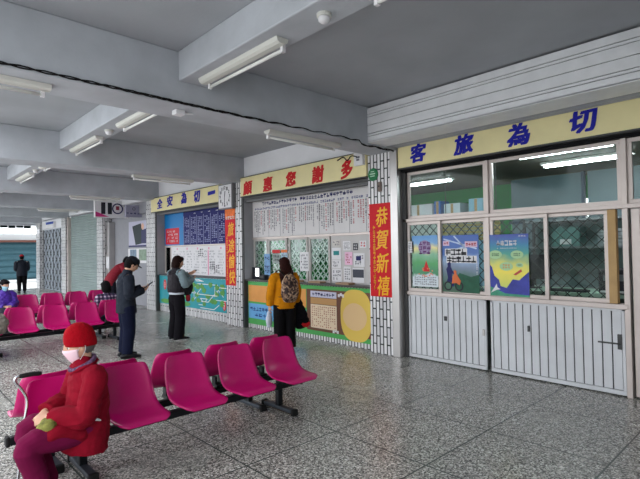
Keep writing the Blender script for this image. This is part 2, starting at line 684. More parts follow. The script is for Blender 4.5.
# office behind the glass and the ticket windows
OFW = M('office_green_wall', (30, 128, 56), 0.7, var=0.06)
OCE = M('office_ceiling', (104, 98, 84), 0.8, var=0.08)
struct('office_floor', MB().box(6.1, 10.0, Y0, 8.6, -0.12, 0), M('office_floor_tile', (120, 122, 118), 0.5))
struct('office_ceiling', MB().box(5.92, 10.0, Y0, 8.6, 2.92, 3.0), OCE)
wb = MB()
wb.box(9.6, 9.75, Y0, 8.6, 0, 1.0).box(9.6, 9.75, Y0, 8.6, 2.5, 2.95)
for a, b in ((Y0, 0.6), (4.4, 8.6)):
    wb.box(9.6, 9.75, a, b, 1.0, 2.5)
struct('wall_office_back', wb, OFW)
struct('wall_office_end', MB().box(5.98, 9.75, 8.5, 8.62, 0, 2.95), OFW)
struct('wall_office_near', MB().box(5.98, 9.75, Y0, Y0 + 0.12, 0, 2.95), OFW)


# ---------------------------------------------------------------- white sliding windows in the office front
def lattice(mb, x, y0, y1, z0, z1, step, w):
    """diamond wire mesh clipped to a rectangle"""
    H, W = z1 - z0, y1 - y0
    for sgn in (1, -1):
        k = -H
        while k < W:
            a0, a1 = max(k, 0), min(k + H, W)
            if a1 - a0 > 0.01:
                za, zb = a0 - k, a1 - k
                if sgn < 0:
                    za, zb = H - za, H - zb
                mb.bar((x, y0 + a0, z0 + za), (x, y0 + a1, z0 + zb), w, w, (1, 0, 0))
            k += step


def win(name, y0, y1, z0, z1, x=5.85, fr=0.045, mat=ALU, mesh=False):
    root = MB().box(x - 0.02, x + 0.02, y0, y1, z0, z0 + fr).box(x - 0.02, x + 0.02, y0, y1, z1 - fr, z1) \
        .box(x - 0.02, x + 0.02, y0, y0 + fr, z0 + fr, z1 - fr).box(x - 0.02, x + 0.02, y1 - fr, y1, z0 + fr, z1 - fr)
    o = struct(name, root, mat, bevel=0.004)
    MB().box(x - 0.003, x + 0.003, y0 + fr, y1 - fr, z0 + fr, z1 - fr).build('pane', GLASS, o)
    if mesh:
        m = MB()
        lattice(m, x + 0.035, y0 + 0.01, y1 - 0.01, z0 + 0.02, z1 - 0.02, 0.125, 0.009)
        m.build('wire_mesh', M('wire_grille', (48, 52, 50), 0.5, metal=0.4), o)
    return o


# head strip, transom rail, sill, posts
struct('trim_6', MB().box(5.76, 5.92, -1.0, 4.32, 2.755, 2.80), DARK)
struct('trim_7', MB().box(5.79, 5.90, -1.0, 4.32, 2.005, 2.055), ALU, bevel=0.006)
struct('trim_8', MB().box(5.79, 5.91, 1.42, 4.3, 0.93, 0.985), ALU, bevel=0.006)
struct('trim_9', MB().box(5.79, 5.92, 4.26, 4.32, 0, 2.755), DGREY)
struct('trim_10', MB().box(5.80, 5.92, 2.955, 3.02, 0.985, 2.005).box(5.81, 5.92, 2.96, 3.0, 2.055, 2.755), ALU, bevel=0.005)
struct('trim_11', MB().box(5.80, 5.92, 1.40, 1.455, 0, 2.755), ALU, bevel=0.005)
struct('trim_12', MB().box(5.82, 5.90, 1.52, 1.60, 0.985, 2.005), TAN, bevel=0.004)
win('window_1', 3.0, 4.26, 2.055, 2.755, 5.86)
win('window_2', 1.455, 2.96, 2.055, 2.755, 5.86)
win('window_3', -0.9, 1.40, 2.055, 2.755, 5.86)
win('window_4', 3.69, 4.26, 0.985, 2.005, 5.835, mesh=True)
win('window_5', 3.02, 3.74, 0.985, 2.005, 5.875, mesh=True)
win('window_6', 2.23, 2.955, 0.985, 2.005, 5.835, mesh=True)
win('window_7', 1.60, 2.29, 0.985, 2.005, 5.875, mesh=True)


def board_door(name, y0, y1, z0, z1, n):
    root = struct(name, MB().box(5.84, 5.88, y0, y1, z0, z1), M('dark_groove', (52, 54, 56), 0.7))
    w = (y1 - y0 - 0.06) / n
    p = MB()
    for k in range(n):
        a = y0 + 0.03 + k * w
        p.box(5.825, 5.84, a + 0.006, a + w - 0.006, z0 + 0.05, z1 - 0.02)
    p.build('board_panel', DOORW, root, bevel=0.003)
    MB().box(5.81, 5.84, y0, y1, z0, z0 + 0.045).box(5.815, 5.84, y0, y1, z1 - 0.025, z1).box(5.815, 5.84, y0, y0 + 0.03, z0, z1) \
        .box(5.815, 5.84, y1 - 0.03, y1, z0, z1).build('frame', DOORW, root, bevel=0.003)
    return root


d1 = board_door('door_1', 3.03, 4.26, 0.015, 0.93, 13)
MB().box(5.80, 5.825, 3.62, 3.65, 0.60, 0.66).build('latch', DGREY, d1)
MB().box(5.80, 5.825, 3.05, 3.08, 0.46, 0.54).build('lock', STEEL, d1)
d2 = board_door('door_2', 1.46, 2.97, 0.015, 0.93, 15)
MB().box(5.80, 5.825, 1.49, 1.53, 0.50, 0.66).box(5.80, 5.822, 1.50, 1.72, 0.55, 0.565).build('latch', DGREY, d2)
MB().box(5.80, 5.825, 2.47, 2.49, 0.58, 0.65).build('hasp', DGREY, d2)
# next leaf at the right edge of the view
d3 = struct('door_3', MB().box(5.83, 5.88, 1.30, 1.38, 0.02, 2.0).box(5.83, 5.88, 0.2, 0.28, 0.02, 2.0).box(5.83, 5.88, 0.28, 1.30, 1.92, 2.0)
            .box(5.83, 5.88, 0.28, 1.30, 0.9, 0.96).box(5.83, 5.88, 0.28, 1.3, 0.02, 0.10), ALU, bevel=0.005)
MB().box(5.85, 5.86, 0.28, 1.30, 0.96, 1.92).build('pane', GLASS, d3)
MB().box(5.845, 5.865, 0.28, 1.30, 0.10, 0.90).build('lower_panel', DOORW, d3)
d4 = struct('door_4', MB().box(5.83, 5.88, -0.9, -0.82, 0.02, 2.0).box(5.83, 5.88, 0.12, 0.2, 0.02, 2.0).box(5.83, 5.88, -0.82, 0.12, 1.92, 2.0)
            .box(5.83, 5.88, -0.82, 0.12, 0.9, 0.96).box(5.83, 5.88, -0.82, 0.12, 0.02, 0.1), ALU, bevel=0.005)
MB().box(5.85, 5.86, -0.82, 0.12, 0.96, 1.92).build('pane', GLASS, d4)
MB().box(5.845, 5.865, -0.82, 0.12, 0.10, 0.90).build('lower_panel', DOORW, d4)
struct('added_wall_behind', MB().box(XL, 6.0, Y0 - .15, Y0, 0, ZC), M('grey_wall_paint', (150, 152, 154), .8, var=.05))  # unseen wall, added to block daylight from behind the camera
struct('wall_right_near', MB().box(5.8, 6.0, Y0, -0.9, 0, 3.2), WALLW)
struct('wall_right_head', MB().box(5.80, 5.93, -0.9, 4.33, 2.8, 3.2), WALLW)

# ---------------------------------------------------------------- roller shutter box over the office front
SBY = Y0 + .05
sb = thing('roller_shutter_box', 'long white ribbed roller shutter box above the first cream sign with blue characters', 'roller shutter', (5.4, 1.5, 3.12))
MB().box(5.07, 5.80, SBY, 4.34, 3.135, 3.60).build('box_core', M('shutter_groove', (96, 98, 104), 0.6), sb)
p = MB()
hs = [3.115, 3.20, 3.235, 3.355, 3.475, 3.51, 3.60]
for a, b in zip(hs[:-1], hs[1:]):
    p.box(5.05, 5.07, SBY, 4.345, a + 0.004, b - 0.004)
p.box(5.05, 5.45, SBY, 4.345, 3.112, 3.134)
p.build('cover_panel', SHUT, sb, bevel=0.003)
p = MB()
for k in range(5):
    x = 5.47 + k * 0.05
    p.sweep([(x, SBY, 3.135 + 0.012 * (k % 2)), (x, 4.31, 3.135 + 0.012 * (k % 2))], (0.028, 0.02), n=10, sub=1, side=(1, 0, 0))
p.build('slat_curtain', SHUTG, sb, smooth=True)
MB().box(5.69, 5.73, -0.9, 4.315, 3.165, 3.20).build('bottom_rail', DGREY, sb)


# ---------------------------------------------------------------- cream signs
def K(y, z, x=5.66, x0=5.74):
    """from where it was measured on the plane x0 to the plane x"""
    return y * x / x0, 1.62 + (z - 1.62) * x / x0


def sign(label, y0, y1, z0, z1, x, chars, mat, size):
    s = thing('sign_board', label, 'sign', (x + 0.05, (y0 + y1) / 2, z0), group='cream signs over the counters')
    MB().box(x, x + 0.1, y0, y1, z0, z1).build('board', CREAM, s, bevel=0.006)
    MB().box(x - 0.006, x + 0.1, y0, y1, z0 - 0.02, z0).box(x - 0.006, x + 0.1, y0, y1, z1, z1 + 0.012).build('edge_trim', DGREY, s)
    for ch, y, z, w, h in chars:
        c = MB()
        yy, zz = K(y, z, x)
        put(c, ch, (x - 0.003, yy, zz), w, h, bold=0.048, th=0.012, shear=0.10, rot=0.05)
        c.build('character', mat, s)
    return s


sign('cream sign over the glass office with four blue characters 客旅為切', -0.85, 4.31, 2.81, 3.15, 5.69,
     [('客', 3.98, 3.0, .26, .26), ('旅', 3.25, 3.0, .27, .26), ('為', 2.51, 2.99, .27, .27), ('切', 1.79, 3.0, .27, .25)], BLUE, 0.26)
s2 = sign('cream sign over the ticket windows with five red characters 顧惠您謝多', 4.91, 8.44, 2.77, 3.16, 5.66,
          [('多', 5.4, 2.96, .25, .31), ('謝', 6.11, 2.96, .28, .29), ('您', 6.86, 2.97, .28, .27), ('惠', 7.58, 2.95, .28, .28), ('顧', 8.28, 2.95, .3, .28)], RED, 0.28)
sign('cream sign over the route map counter with blue characters 全安為切一', 9.1, 12.9, 2.74, 3.12, 5.66,
     [('全', 12.5, 2.96, .3, .26), ('安', 11.89, 2.98, .3, .27), ('為', 11.1, 2.99, .28, .28), ('切', 10.44, 2.97, .28, .28), ('一', 9.75, 2.99, .3, .08)], BLUE, 0.27)
# shutter bottom rails below the signs
for lab, a, b in (('dark grey shutter bottom rail under the sign with red characters', 4.92, 8.4),
                  ('dark grey shutter bottom rail above the navy timetable', 9.1, 12.65)):
    r = thing('shutter_rail', lab, 'shutter', (5.78, (a + b) / 2, 2.66))
    MB().box(5.72, 5.9, a, b, 2.70, 2.745).build('rail', DGREY, r)
    MB().box(5.76, 5.84, a, b, 2.65, 2.70).build('rubber_strip', M('grey_slat', (104, 104, 104), 0.5), r)
t = thing('switch_box', 'small white square box at the right end of the sign with red characters', 'box', (5.63, 5.06, 2.96))
MB().box(5.60, 5.66, 4.93, 5.12, 2.95, 3.18).build('housing', PAPER, t, bevel=0.006)
m = MB()
rect(m, (5.60, 5.03, 3.08), 0.08, 0.03); rect(m, (5.60, 5.03, 3.04), 0.06, 0.03)
m.build('lettering', INKG, t)

# ---------------------------------------------------------------- pillar things
rng = random.Random(4)


def banner(label, y0, y1, z0, z1, x, chars, csize, small_y, small_z):
    b = thing('spring_banner', label, 'banner', (x, (y0 + y1) / 2, z0), group='red banners on the pillars')
    MB().box(x - 0.004, x, y0, y1, z0, z1).build('cloth', BANR, b)
    for ch, y, z in chars:
        c = MB()
        put(c, ch, (x - 0.005, y, z), csize[0], csize[1], bold=0.02, th=0.004, shear=0.12, rot=0.06)
        c.build('character', GOLD, b)
    c = MB()
    scribble(c, (x - 0.004, small_y, (small_z[0] + small_z[1]) / 2), 0.045, small_z[1] - small_z[0], 1, 15, rng, fill=0.95, drop=0.0)
    c.build('small_lettering', GOLD, b)
    return b


banner('red vertical banner with gold characters 恭賀新禧 on the pillar beside the glass office', 4.46, 4.88, 0.88, 2.32, 5.685,
       [('恭', 4.63, 2.11), ('賀', 4.63, 1.76), ('新', 4.63, 1.40), ('禧', 4.62, 1.05)], (0.23, 0.30), 4.79, (0.98, 1.98))
bb = banner('red vertical banner with gold characters 旅途愉快 below the square clock', 8.69, 9.09, 0.87, 2.32, 5.685,
            [('旅', 8.86, 2.1), ('途', 8.84, 1.74), ('愉', 8.84, 1.4), ('快', 8.83, 1.06)], (0.23, 0.30), 9.02, (0.98, 1.95))
m = MB().box(5.679, 5.684, 8.69, 9.09, 2.33, 2.54)
m.build('orange_header', M('orange_print', (226, 110, 40), 0.5, var=0.3, vscale=12), bb)
m = MB()
scribble(m, (5.679, 8.89, 2.36), 0.36, 0.07, 4, 1, rng, fill=0.8, drop=0)
m.build('header_lettering', PAPER, bb)

t = thing('wall_clock', 'square white wall clock on the pillar above the second red banner', 'clock', (5.66, 8.95, 2.56))
MB().box(5.60, 5.69, 8.67, 9.23, 2.54, 3.10).build('case', M('clock_case', (120, 120, 122), 0.4, metal=0.4), t, bevel=0.01)
MB().box(5.593, 5.60, 8.70, 9.20, 2.57, 3.07).build('face', PAPER, t)
m = MB()
for k in range(12):
    a = R(30 * k)
    put(m, str(k or 12), (5.592, 8.95 - 0.19 * math.sin(a), 2.82 + 0.19 * math.cos(a)), 0.045 if 0 < k < 10 else 0.065, 0.075, bold=0.02, th=0.003)
m.build('numerals', INK, t)
MB().bar((5.588, 8.95, 2.82), (5.588, 8.93, 2.94), 0.02, 0.004, (1, 0, 0)).build('hour_hand', INK, t)
MB().bar((5.586, 8.95, 2.82), (5.586, 8.955, 2.655), 0.014, 0.004, (1, 0, 0)).build('minute_hand', INK, t)

t = thing('round_plaque', 'round green plaque high on the tiled pillar above the first red banner', 'plaque', (5.68, 4.79, 2.69))
MB().lathe((5.69, 4.79, 2.78), [(0.0, -0.02), (0.09, -0.02), (0.1, -0.012), (0.1, 0)], 'X', 28).build('disc', M('green_enamel', (24, 112, 66), 0.4), t, smooth=False)
m = MB()
rect(m, (5.669, 4.79, 2.79), 0.11, 0.02); rect(m, (5.669, 4.79, 2.755), 0.09, 0.016); rect(m, (5.669, 4.79, 2.825), 0.07, 0.014)
m.build('lettering', M('pale_green_ink', (170, 205, 180), 0.5), t)
t = thing('call_button', 'small grey brown box on the tiled pillar under the green plaque', 'box', (5.67, 4.65, 2.52))
MB().box(5.65, 5.69, 4.62, 4.68, 2.50, 2.65).build('housing', M('brown_grey_plastic', (120, 104, 96), 0.5), t, bevel=0.006)
MB().lathe((5.65, 4.65, 2.58), [(0.012, 0), (0.012, -0.008)], 'X', 12).build('button', INK, t)

# ---------------------------------------------------------------- ticket counter under the red sign
c2 = thing('ticket_counter', 'white tiled ticket counter with a ledge under the long white timetable', 'counter', (5.95, 6.65, 0))
MB().box(5.80, 6.10, 4.905, 8.40, 0, 0.985).build('tiled_base', TILE, c2)
MB().box(5.74, 6.3, 4.905, 8.40, 0.985, 1.02).build('ledge', M('dark_stone_ledge', (84, 80, 78), 0.35, var=0.1), c2, bevel=0.006)

GRN = M('green_print', (84, 172, 92), 0.45, var=0.05)
fb = thing('route_fare_board', 'green framed printed board with orange, blue and brown fields on the ticket counter front', 'board', (5.79, 6.7, 0.08))
MB().box(5.785, 5.80, 4.93, 8.38, 0.09, 0.975).build('green_backing', GRN, fb)
m = MB().box(5.780, 5.785, 6.53, 8.36, 0.56, 0.90)
m.build('orange_field', M('orange_panel', (232, 160, 84), 0.45, var=0.04), fb)
m = MB().box(5.780, 5.785, 6.53, 8.36, 0.21, 0.52)
m.build('blue_field', M('sky_blue_panel', (112, 176, 226), 0.45, var=0.03), fb)
m = MB()
scribble(m, (5.780, 7.95, 0.41), 0.72, 0.10, 7, 1, rng, fill=0.8, drop=0)
scribble(m, (5.780, 7.95, 0.29), 0.40, 0.08, 3, 1, rng, fill=0.8, drop=0)
m.build('blue_lettering', M('blue_ink', (40, 70, 150), 0.5), fb)
MB().box(5.780, 5.785, 4.96, 6.51, 0.17, 0.91).build('brown_field', M('brown_panel', (112, 74, 58), 0.45, var=0.05), fb)
MB().box(5.777, 5.780, 5.74, 6.40, 0.77, 0.88).build('title_strip', M('lilac_strip', (206, 206, 226), 0.5), fb)
MB().box(5.777, 5.780, 5.74, 6.40, 0.65, 0.76).build('tan_strip', M('tan_strip', (196, 150, 96), 0.5), fb)
MB().box(5.777, 5.780, 5.74, 6.40, 0.22, 0.64).build('fare_table', M('cream_table', (236, 214, 184), 0.5), fb)
m = MB()
scribble(m, (5.777, 6.07, 0.825), 0.58, 0.07, 8, 1, rng, fill=0.8, drop=0)
m.build('title_lettering', NAVYL, fb)
m = MB()
scribble(m, (5.777, 6.07, 0.43), 0.62, 0.38, 12, 10, rng, fill=0.6, drop=0.2)
m.build('table_lettering', M('rust_ink', (168, 84, 56), 0.5), fb)
m = MB()
for (yy, zz) in ((5.63, 0.83), (5.77, 0.20)):
    for k in range(3):
        rect(m, (5.779, yy + 0.05 * (k - 1), zz + 0.02 * (k % 2)), 0.045, 0.05)
m.build('white_flowers', PAPER, fb)
# plain yellow rounded shape with a cream oval, no figure
YEL = M('soft_yellow_print', (226, 192, 92), 0.5)
pts = []
for k in range(40):
    a = 2 * math.pi * k / 40
    pts.append((5.780, 5.30 + 0.345 * abs(math.cos(a)) ** 0.75 * (1 if math.cos(a) > 0 else -1), 0.52 + 0.43 * abs(math.sin(a)) ** 0.75 * (1 if math.sin(a) > 0 else -1)))
MB().poly(pts, (-1, 0, 0), 0.003).build('yellow_shape', YEL, fb)
pts = [(5.777, 5.32 + 0.265 * math.cos(2 * math.pi * k / 40), 0.50 + 0.225 * math.sin(2 * math.pi * k / 40)) for k in range(40)]
MB().poly(pts, (-1, 0, 0), 0.002).build('cream_oval', M('cream_print', (226, 190, 140), 0.5), fb)

# windows of the ticket office, behind the counter
XW = 5.97
tw = [(7.90, 8.40), (7.28, 7.88), (6.66, 7.22), (6.06, 6.62)]
for i, (a, b) in enumerate(tw):
    o = win('window_%d' % (8 + i), a, b, 1.02, 1.86, XW, 0.04, M('dull_white_frame', (190, 184, 180), 0.5))
    m = MB()
    # wrought grille: diamonds and rings
    lattice(m, XW + 0.05, a + 0.02, b - 0.02, 1.04, 1.84, 0.14, 0.016)
    yy = a + 0.09
    while yy < b - 0.05:
        zz = 1.13
        while zz < 1.82:
            m.lathe((XW + 0.05, yy, zz), [(0.030, -0.005), (0.038, -0.005), (0.038, 0.005), (0.030, 0.005), (0.030, -0.005)], 'X', 10)
            zz += 0.14
        yy += 0.14
    m.build('iron_grille', M('pale_green_iron', (206, 216, 208), 0.5), o)
struct('trim_13', MB().box(5.93, 6.02, 4.905, 8.40, 1.86, 1.90), ALU)
struct('wall_ticket', MB().box(5.97, 6.02, 4.905, 6.04, 1.02, 1.86), M('notice_wall', (196, 192, 190), 0.6, var=0.04))
struct('wall_ticket_upper', MB().box(5.98, 6.04, 4.905, 8.45, 1.90, 2.95), WALLW)

tt = thing('timetable_board', 'long white timetable board full of small print above the ticket windows', 'timetable', (5.95, 6.7, 1.90))
MB().box(5.93, 5.97, 4.93, 8.39, 1.905, 2.66).build('board', M('timetable_white', (212, 208, 208), 0.5, var=0.03), tt, bevel=0.004)
m = MB()
scribble(m, (5.93, 6.75, 2.60), 2.6, 0.085, 32, 1, rng, fill=0.85, drop=0.05)
m.build('title_lettering', NAVYL, tt)
m = MB()
scribble(m, (5.93, 6.65, 2.50), 3.3, 0.06, 60, 1, rng, fill=0.8, drop=0.15)
m.build('heading_lettering', M('slate_ink', (96, 100, 140), 0.6), tt)
for name, mt, k0 in (('grey_columns', INKG, 0), ('black_columns', INK, 1), ('red_columns', INKR, 2)):
    m = MB()
    y = 8.3
    k = 0
    while y > 5.0:
        col = 0 if k % 5 in (0, 2, 3) else 1 if k % 5 == 1 else 2
        if y < 5.75 and k % 2:
            col = 2
        if col == k0 and k % 9 != 7:
            scribble(m, (5.93, y, 2.19), 0.040, 0.53, 1, 17, rng, fill=0.85, vertical=True, drop=0.10)
        y -= 0.056
        k += 1
    m.build(name, mt, tt)
m = MB()
for k in range(9):
    rect(m, (5.93, 8.2 - k * 0.38, 2.19), 0.006, 0.56)
m.build('rule_lines', INKG, tt)


def notice(label, y0, y1, z0, z1, x=5.965, mat=PAPER, lines=(5, 4), ink=INKG, block=None, group='notices taped up by the ticket windows', name='paper_notice'):
    t = thing(name, label, 'notice', (x, (y0 + y1) / 2, z0), group=group)
    MB().box(x - 0.003, x, y0, y1, z0, z1).build('sheet', mat, t)
    w, h = y1 - y0, z1 - z0
    if lines:
        m = MB()
        scribble(m, (x - 0.003, (y0 + y1) / 2, (z0 + z1) / 2), w * 0.8, h * 0.8, lines[0], lines[1], rng, fill=0.7, drop=0.2)
        m.build('lettering', ink, t)
    if block:
        m = MB()
        rect(m, (x - 0.004, (y0 + y1) / 2 + block[0] * w, z0 + block[1] * h), w * block[2], h * block[3])
        m.build('printed_block', block[4], t)
    return t


TEAL = M('teal_ink', (30, 130, 130), 0.5)
notice('white notice taped over the post between the third and fourth ticket windows', 6.62, 6.87, 1.22, 1.58, 5.945, lines=(5, 5))
notice('white notice with a teal heading in the second row of the notice wall', 5.79, 6.02, 1.44, 1.65, lines=None, block=(0, .55, .6, .35, TEAL))
notice('plain pale notice with two faint lines below the teal heading notice', 5.79, 6.02, 1.29, 1.43, lines=(6, 2))
notice('pink sheet in the middle of the notice wall', 5.52, 5.70, 1.35, 1.57, mat=PINKP, lines=(4, 4), ink=INKR)
notice('white sheet lowest and leftmost on the notice wall beside the fourth ticket window', 5.78, 6.02, 1.05, 1.28, lines=(5, 3))
notice('narrow white sheet with a dark tick to the right of the lowest left sheet', 5.56, 5.73, 1.06, 1.32, lines=(3, 5))
notice('white sheet with a bold dark symbol high on the right of the notice wall', 5.24, 5.49, 1.32, 1.55, lines=(4, 2), block=(0.05, .62, .45, .32, NAVYL))
notice('sheet half filled by a dark slate block low on the right of the notice wall', 5.26, 5.52, 1.05, 1.30, lines=None, block=(0, .62, .95, .55, M('slate_block', (70, 72, 84), 0.5)))
notice('small dark square card near the top right of the notice wall', 5.39, 5.50, 1.60, 1.72, mat=M('charcoal_card', (72, 72, 78), 0.6), lines=(2, 2), ink=PAPER)
notice('small white card with red dots at the top right corner of the notice wall', 5.20, 5.35, 1.64, 1.76, lines=(2, 2), ink=RED)
notice('grey lined sheet at the top middle of the notice wall', 5.56, 5.74, 1.60, 1.76, lines=(5, 6))
notice('blank grey sheet at the top left of the notice wall', 5.80, 6.00, 1.67, 1.79, mat=M('grey_sheet', (204, 198, 192), 0.6), lines=(4, 2))
notice('blue poster behind glass by the first ticket window post', 7.80, 8.0, 1.10, 1.55, 5.94, mat=M('blue_poster_print', (120, 160, 200), 0.5, var=0.25, vscale=9), lines=(3, 4), ink=NAVYL, name='poster')
notice('poster with a red heading strip in the second ticket window', 7.47, 7.72, 1.36, 1.64, 5.94, mat=M('grey_green_print', (150, 160, 156), 0.5, var=0.2, vscale=12), lines=(4, 3), ink=INK, block=(0, .85, 1, .25, RED), name='poster')
notice('pale blue poster with an orange strip to the right of the red headed poster', 7.24, 7.44, 1.28, 1.64, 5.94, mat=M('pale_blue_print', (170, 196, 214), 0.5, var=0.15, vscale=9), lines=(4, 5), ink=INKG, block=(0, .9, 1, .16, M('orange_ink', (226, 120, 60), 0.5)), name='poster')

t = thing('tablet_screen', 'small dark screen with a lit white page on the ticket counter ledge', 'screen', (5.90, 8.26, 1.02))
MB().box(5.86, 5.94, 8.18, 8.34, 1.02, 1.035).build('stand', INK, t, bevel=0.003)
MB().box(5.89, 5.91, 8.10, 8.38, 1.035, 1.27).build('casing', INK, t, bevel=0.005)
MB().box(5.886, 5.89, 8.13, 8.25, 1.08, 1.25).build('lit_page', emit('lit_page', (236, 240, 246), 0.9), t)
t = thing('card_reader', 'small black ticket machine beside the lit screen on the ledge', 'machine', (5.88, 7.93, 1.02))
MB().box(5.82, 5.93, 7.84, 8.02, 1.02, 1.12).build('body', INK, t, bevel=0.01)
MB().box(5.815, 5.82, 7.88, 7.98, 1.05, 1.10).build('front_plate', DGREY, t)
for i, (yy, lab) in enumerate(((6.9, 'low tan tray on the ledge below the third ticket window'), (6.3, 'low tan tray on the ledge below the fourth ticket window'), (5.6, 'low tan tray on the ledge below the notice wall'))):
    t = thing('change_tray', lab, 'tray', (5.85, yy, 1.02), group='change trays on the ledge')
    m = MB().box(5.78, 5.92, yy - 0.16, yy + 0.16, 1.02, 1.03).box(5.78, 5.79, yy - 0.16, yy + 0.16, 1.03, 1.05).box(5.91, 5.92, yy - 0.16, yy + 0.16, 1.03, 1.05) \
        .box(5.78, 5.92, yy - 0.16, yy - 0.15, 1.03, 1.05).box(5.78, 5.92, yy + 0.15, yy + 0.16, 1.03, 1.05)
    m.build('dish', M('tan_plastic', (170, 140, 112), 0.5), t)

# ---------------------------------------------------------------- counter with the route map
c3 = thing('map_counter', 'tiled counter below the navy timetable and white schedule sheets', 'counter', (5.9, 10.9, 0))
MB().box(5.80, 5.98, 9.085, 12.71, 0, 0.985).build('tiled_base', TILE, c3)
MB().box(5.76, 5.98, 9.085, 12.71, 0.985, 1.015).build('ledge', M('dark_ledge', (70, 72, 76), 0.4), c3, bevel=0.005)
rm = thing('route_map_board', 'turquoise route map board with green and white lines on the counter front', 'board', (5.79, 10.9, 0.22))
MB().box(5.785, 5.80, 9.11, 12.69, 0.22, 0.975).build('panel', M('turquoise_print', (44, 152, 164), 0.45, var=0.12, vscale=3), rm)
m = MB()
for k in range(24):
    yy, zz = 9.4 + (k % 8) * .28 + rng.uniform(-.08, .08), 0.42 + (k // 8) * .2 + rng.uniform(-.06, .06)
    pts = [(5.785, yy + rng.uniform(.06, .14) * math.cos(a), zz + rng.uniform(.04, .09) * math.sin(a)) for a in [2 * math.pi * q / 9 for q in range(9)]]
    m.poly(pts, (-1, 0, 0), 0.006 + .00012 * k)
for yy, zz in ((12.3, 0.30), (11.2, 0.30)):
    m.poly([(5.785, yy + .3 * math.cos(q * .7), zz + .06 * math.sin(q * .7)) for q in range(9)], (-1, 0, 0), 0.002)
m.build('green_areas', M('leaf_green_print', (86, 150, 66), 0.45, var=0.15, vscale=8), rm)
m = MB()
for k in range(14):
    p = [rng.uniform(9.2, 11.6), rng.uniform(0.28, 0.92)]
    for q in range(4):
        a = rng.choice((0, math.pi / 4, -math.pi / 4, math.pi / 2, math.pi))
        n = [min(max(p[0] + .32 * math.cos(a), 9.15), 11.7), min(max(p[1] + .22 * math.sin(a), 0.26), 0.94)]
        if abs(n[0] - p[0]) + abs(n[1] - p[1]) > 0.03:
            ex = 5.7808 - .0002 * k - .00005 * q
            m.bar((ex, *p), (ex, *n), 0.017, 0.002, (1, 0, 0))
        p = n
m.build('white_routes', PAPER, rm)
m = MB()
for yy, zz, r in ((12.32, 0.74, 0.11), (9.32, 0.38, 0.09)):
    m.poly([(5.784, yy + r * math.cos(q * .63) * .8, zz + r * 1.3 * math.sin(q * .63)) for q in range(10)], (-1, 0, 0), 0.003)
m.build('red_markers', M('coral_print', (214, 62, 58), 0.45), rm)
m = MB()
for yy, zz in ((12.32, 0.74), (9.32, 0.38)):
    scribble(m, (5.779, yy, zz), 0.07, 0.16, 1, 3, rng, fill=0.8, drop=0)
m.build('marker_lettering', PAPER, rm)

t = thing('blue_panel', 'plain bright blue wall panel left of the navy timetable', 'panel', (5.96, 12.1, 1.8))
MB().box(5.94, 5.98, 11.55, 12.64, 1.80, 2.68).build('panel', M('bright_blue_panel', (16, 120, 186), 0.4), t)
t = notice('red notice with white lines pinned on the bright blue panel', 11.78, 12.58, 1.83, 2.27, 5.94, mat=M('red_notice', (206, 34, 52), 0.5), lines=(9, 4), ink=PAPER, group='')
t = thing('navy_timetable', 'navy timetable board with rows of white print beside the blue panel', 'timetable', (5.96, 10.4, 1.8))
MB().box(5.93, 5.98, 9.10, 11.52, 1.80, 2.68).build('board', M('navy_board', (24, 28, 100), 0.6, var=0.05), t)
m = MB()
for k in range(7):
    scribble(m, (5.93, 11.33 - k * 0.34, 2.18), 0.26, 0.66, 3, 15, rng, fill=0.7, drop=0.25)
m.build('white_print', M('pale_blue_ink', (186, 192, 226), 0.5), t)
m = MB()
scribble(m, (5.93, 10.2, 2.60), 1.8, 0.09, 5, 1, rng, fill=0.3, drop=0)
m.build('title_lettering', PAPER, t)
m = MB()
for k in range(8):
    rect(m, (5.93, 11.5 - k * 0.34, 2.18), 0.012, 0.74)
m.build('rule_lines', M('pale_blue_ink', (186, 192, 226), 0.5), t)
t = thing('schedule_board', 'white schedule board with faint columns above the turquoise route map', 'timetable', (5.96, 10.9, 1.02))
MB().box(5.94, 5.98, 9.10, 12.25, 1.03, 1.76).build('board', PAPER, t)
m = MB()
for k in range(8):
    scribble(m, (5.94, 12.0 - k * 0.38, 1.36), 0.28, 0.6, 6, 9, rng, fill=0.6, drop=0.35)
m.build('faint_print', M('faint_ink', (150, 150, 156), 0.6), t)
m = MB()
rect(m, (5.94, 10.28, 1.35), 0.05, 0.6)
for k in range(5):
    rect(m, (5.94, 11.9 - k * 0.55, 1.70), 0.06, 0.05)
m.build('pink_print', M('pink_ink', (226, 150, 180), 0.6), t)
m = MB()
for yy, zz in ((10.1, 1.28), (10.65, 1.6), (9.9, 1.2)):
    scribble(m, (5.94, yy, zz), 0.26, 0.2, 3, 4, rng, fill=0.8, drop=0.1)
m.build('bold_print', INK, t)
win('window_12', 12.27, 12.64, 1.03, 1.78, 5.955, 0.035)
struct('trim_14', MB().box(5.93, 5.98, 9.10, 12.64, 1.765, 1.80), ALU)

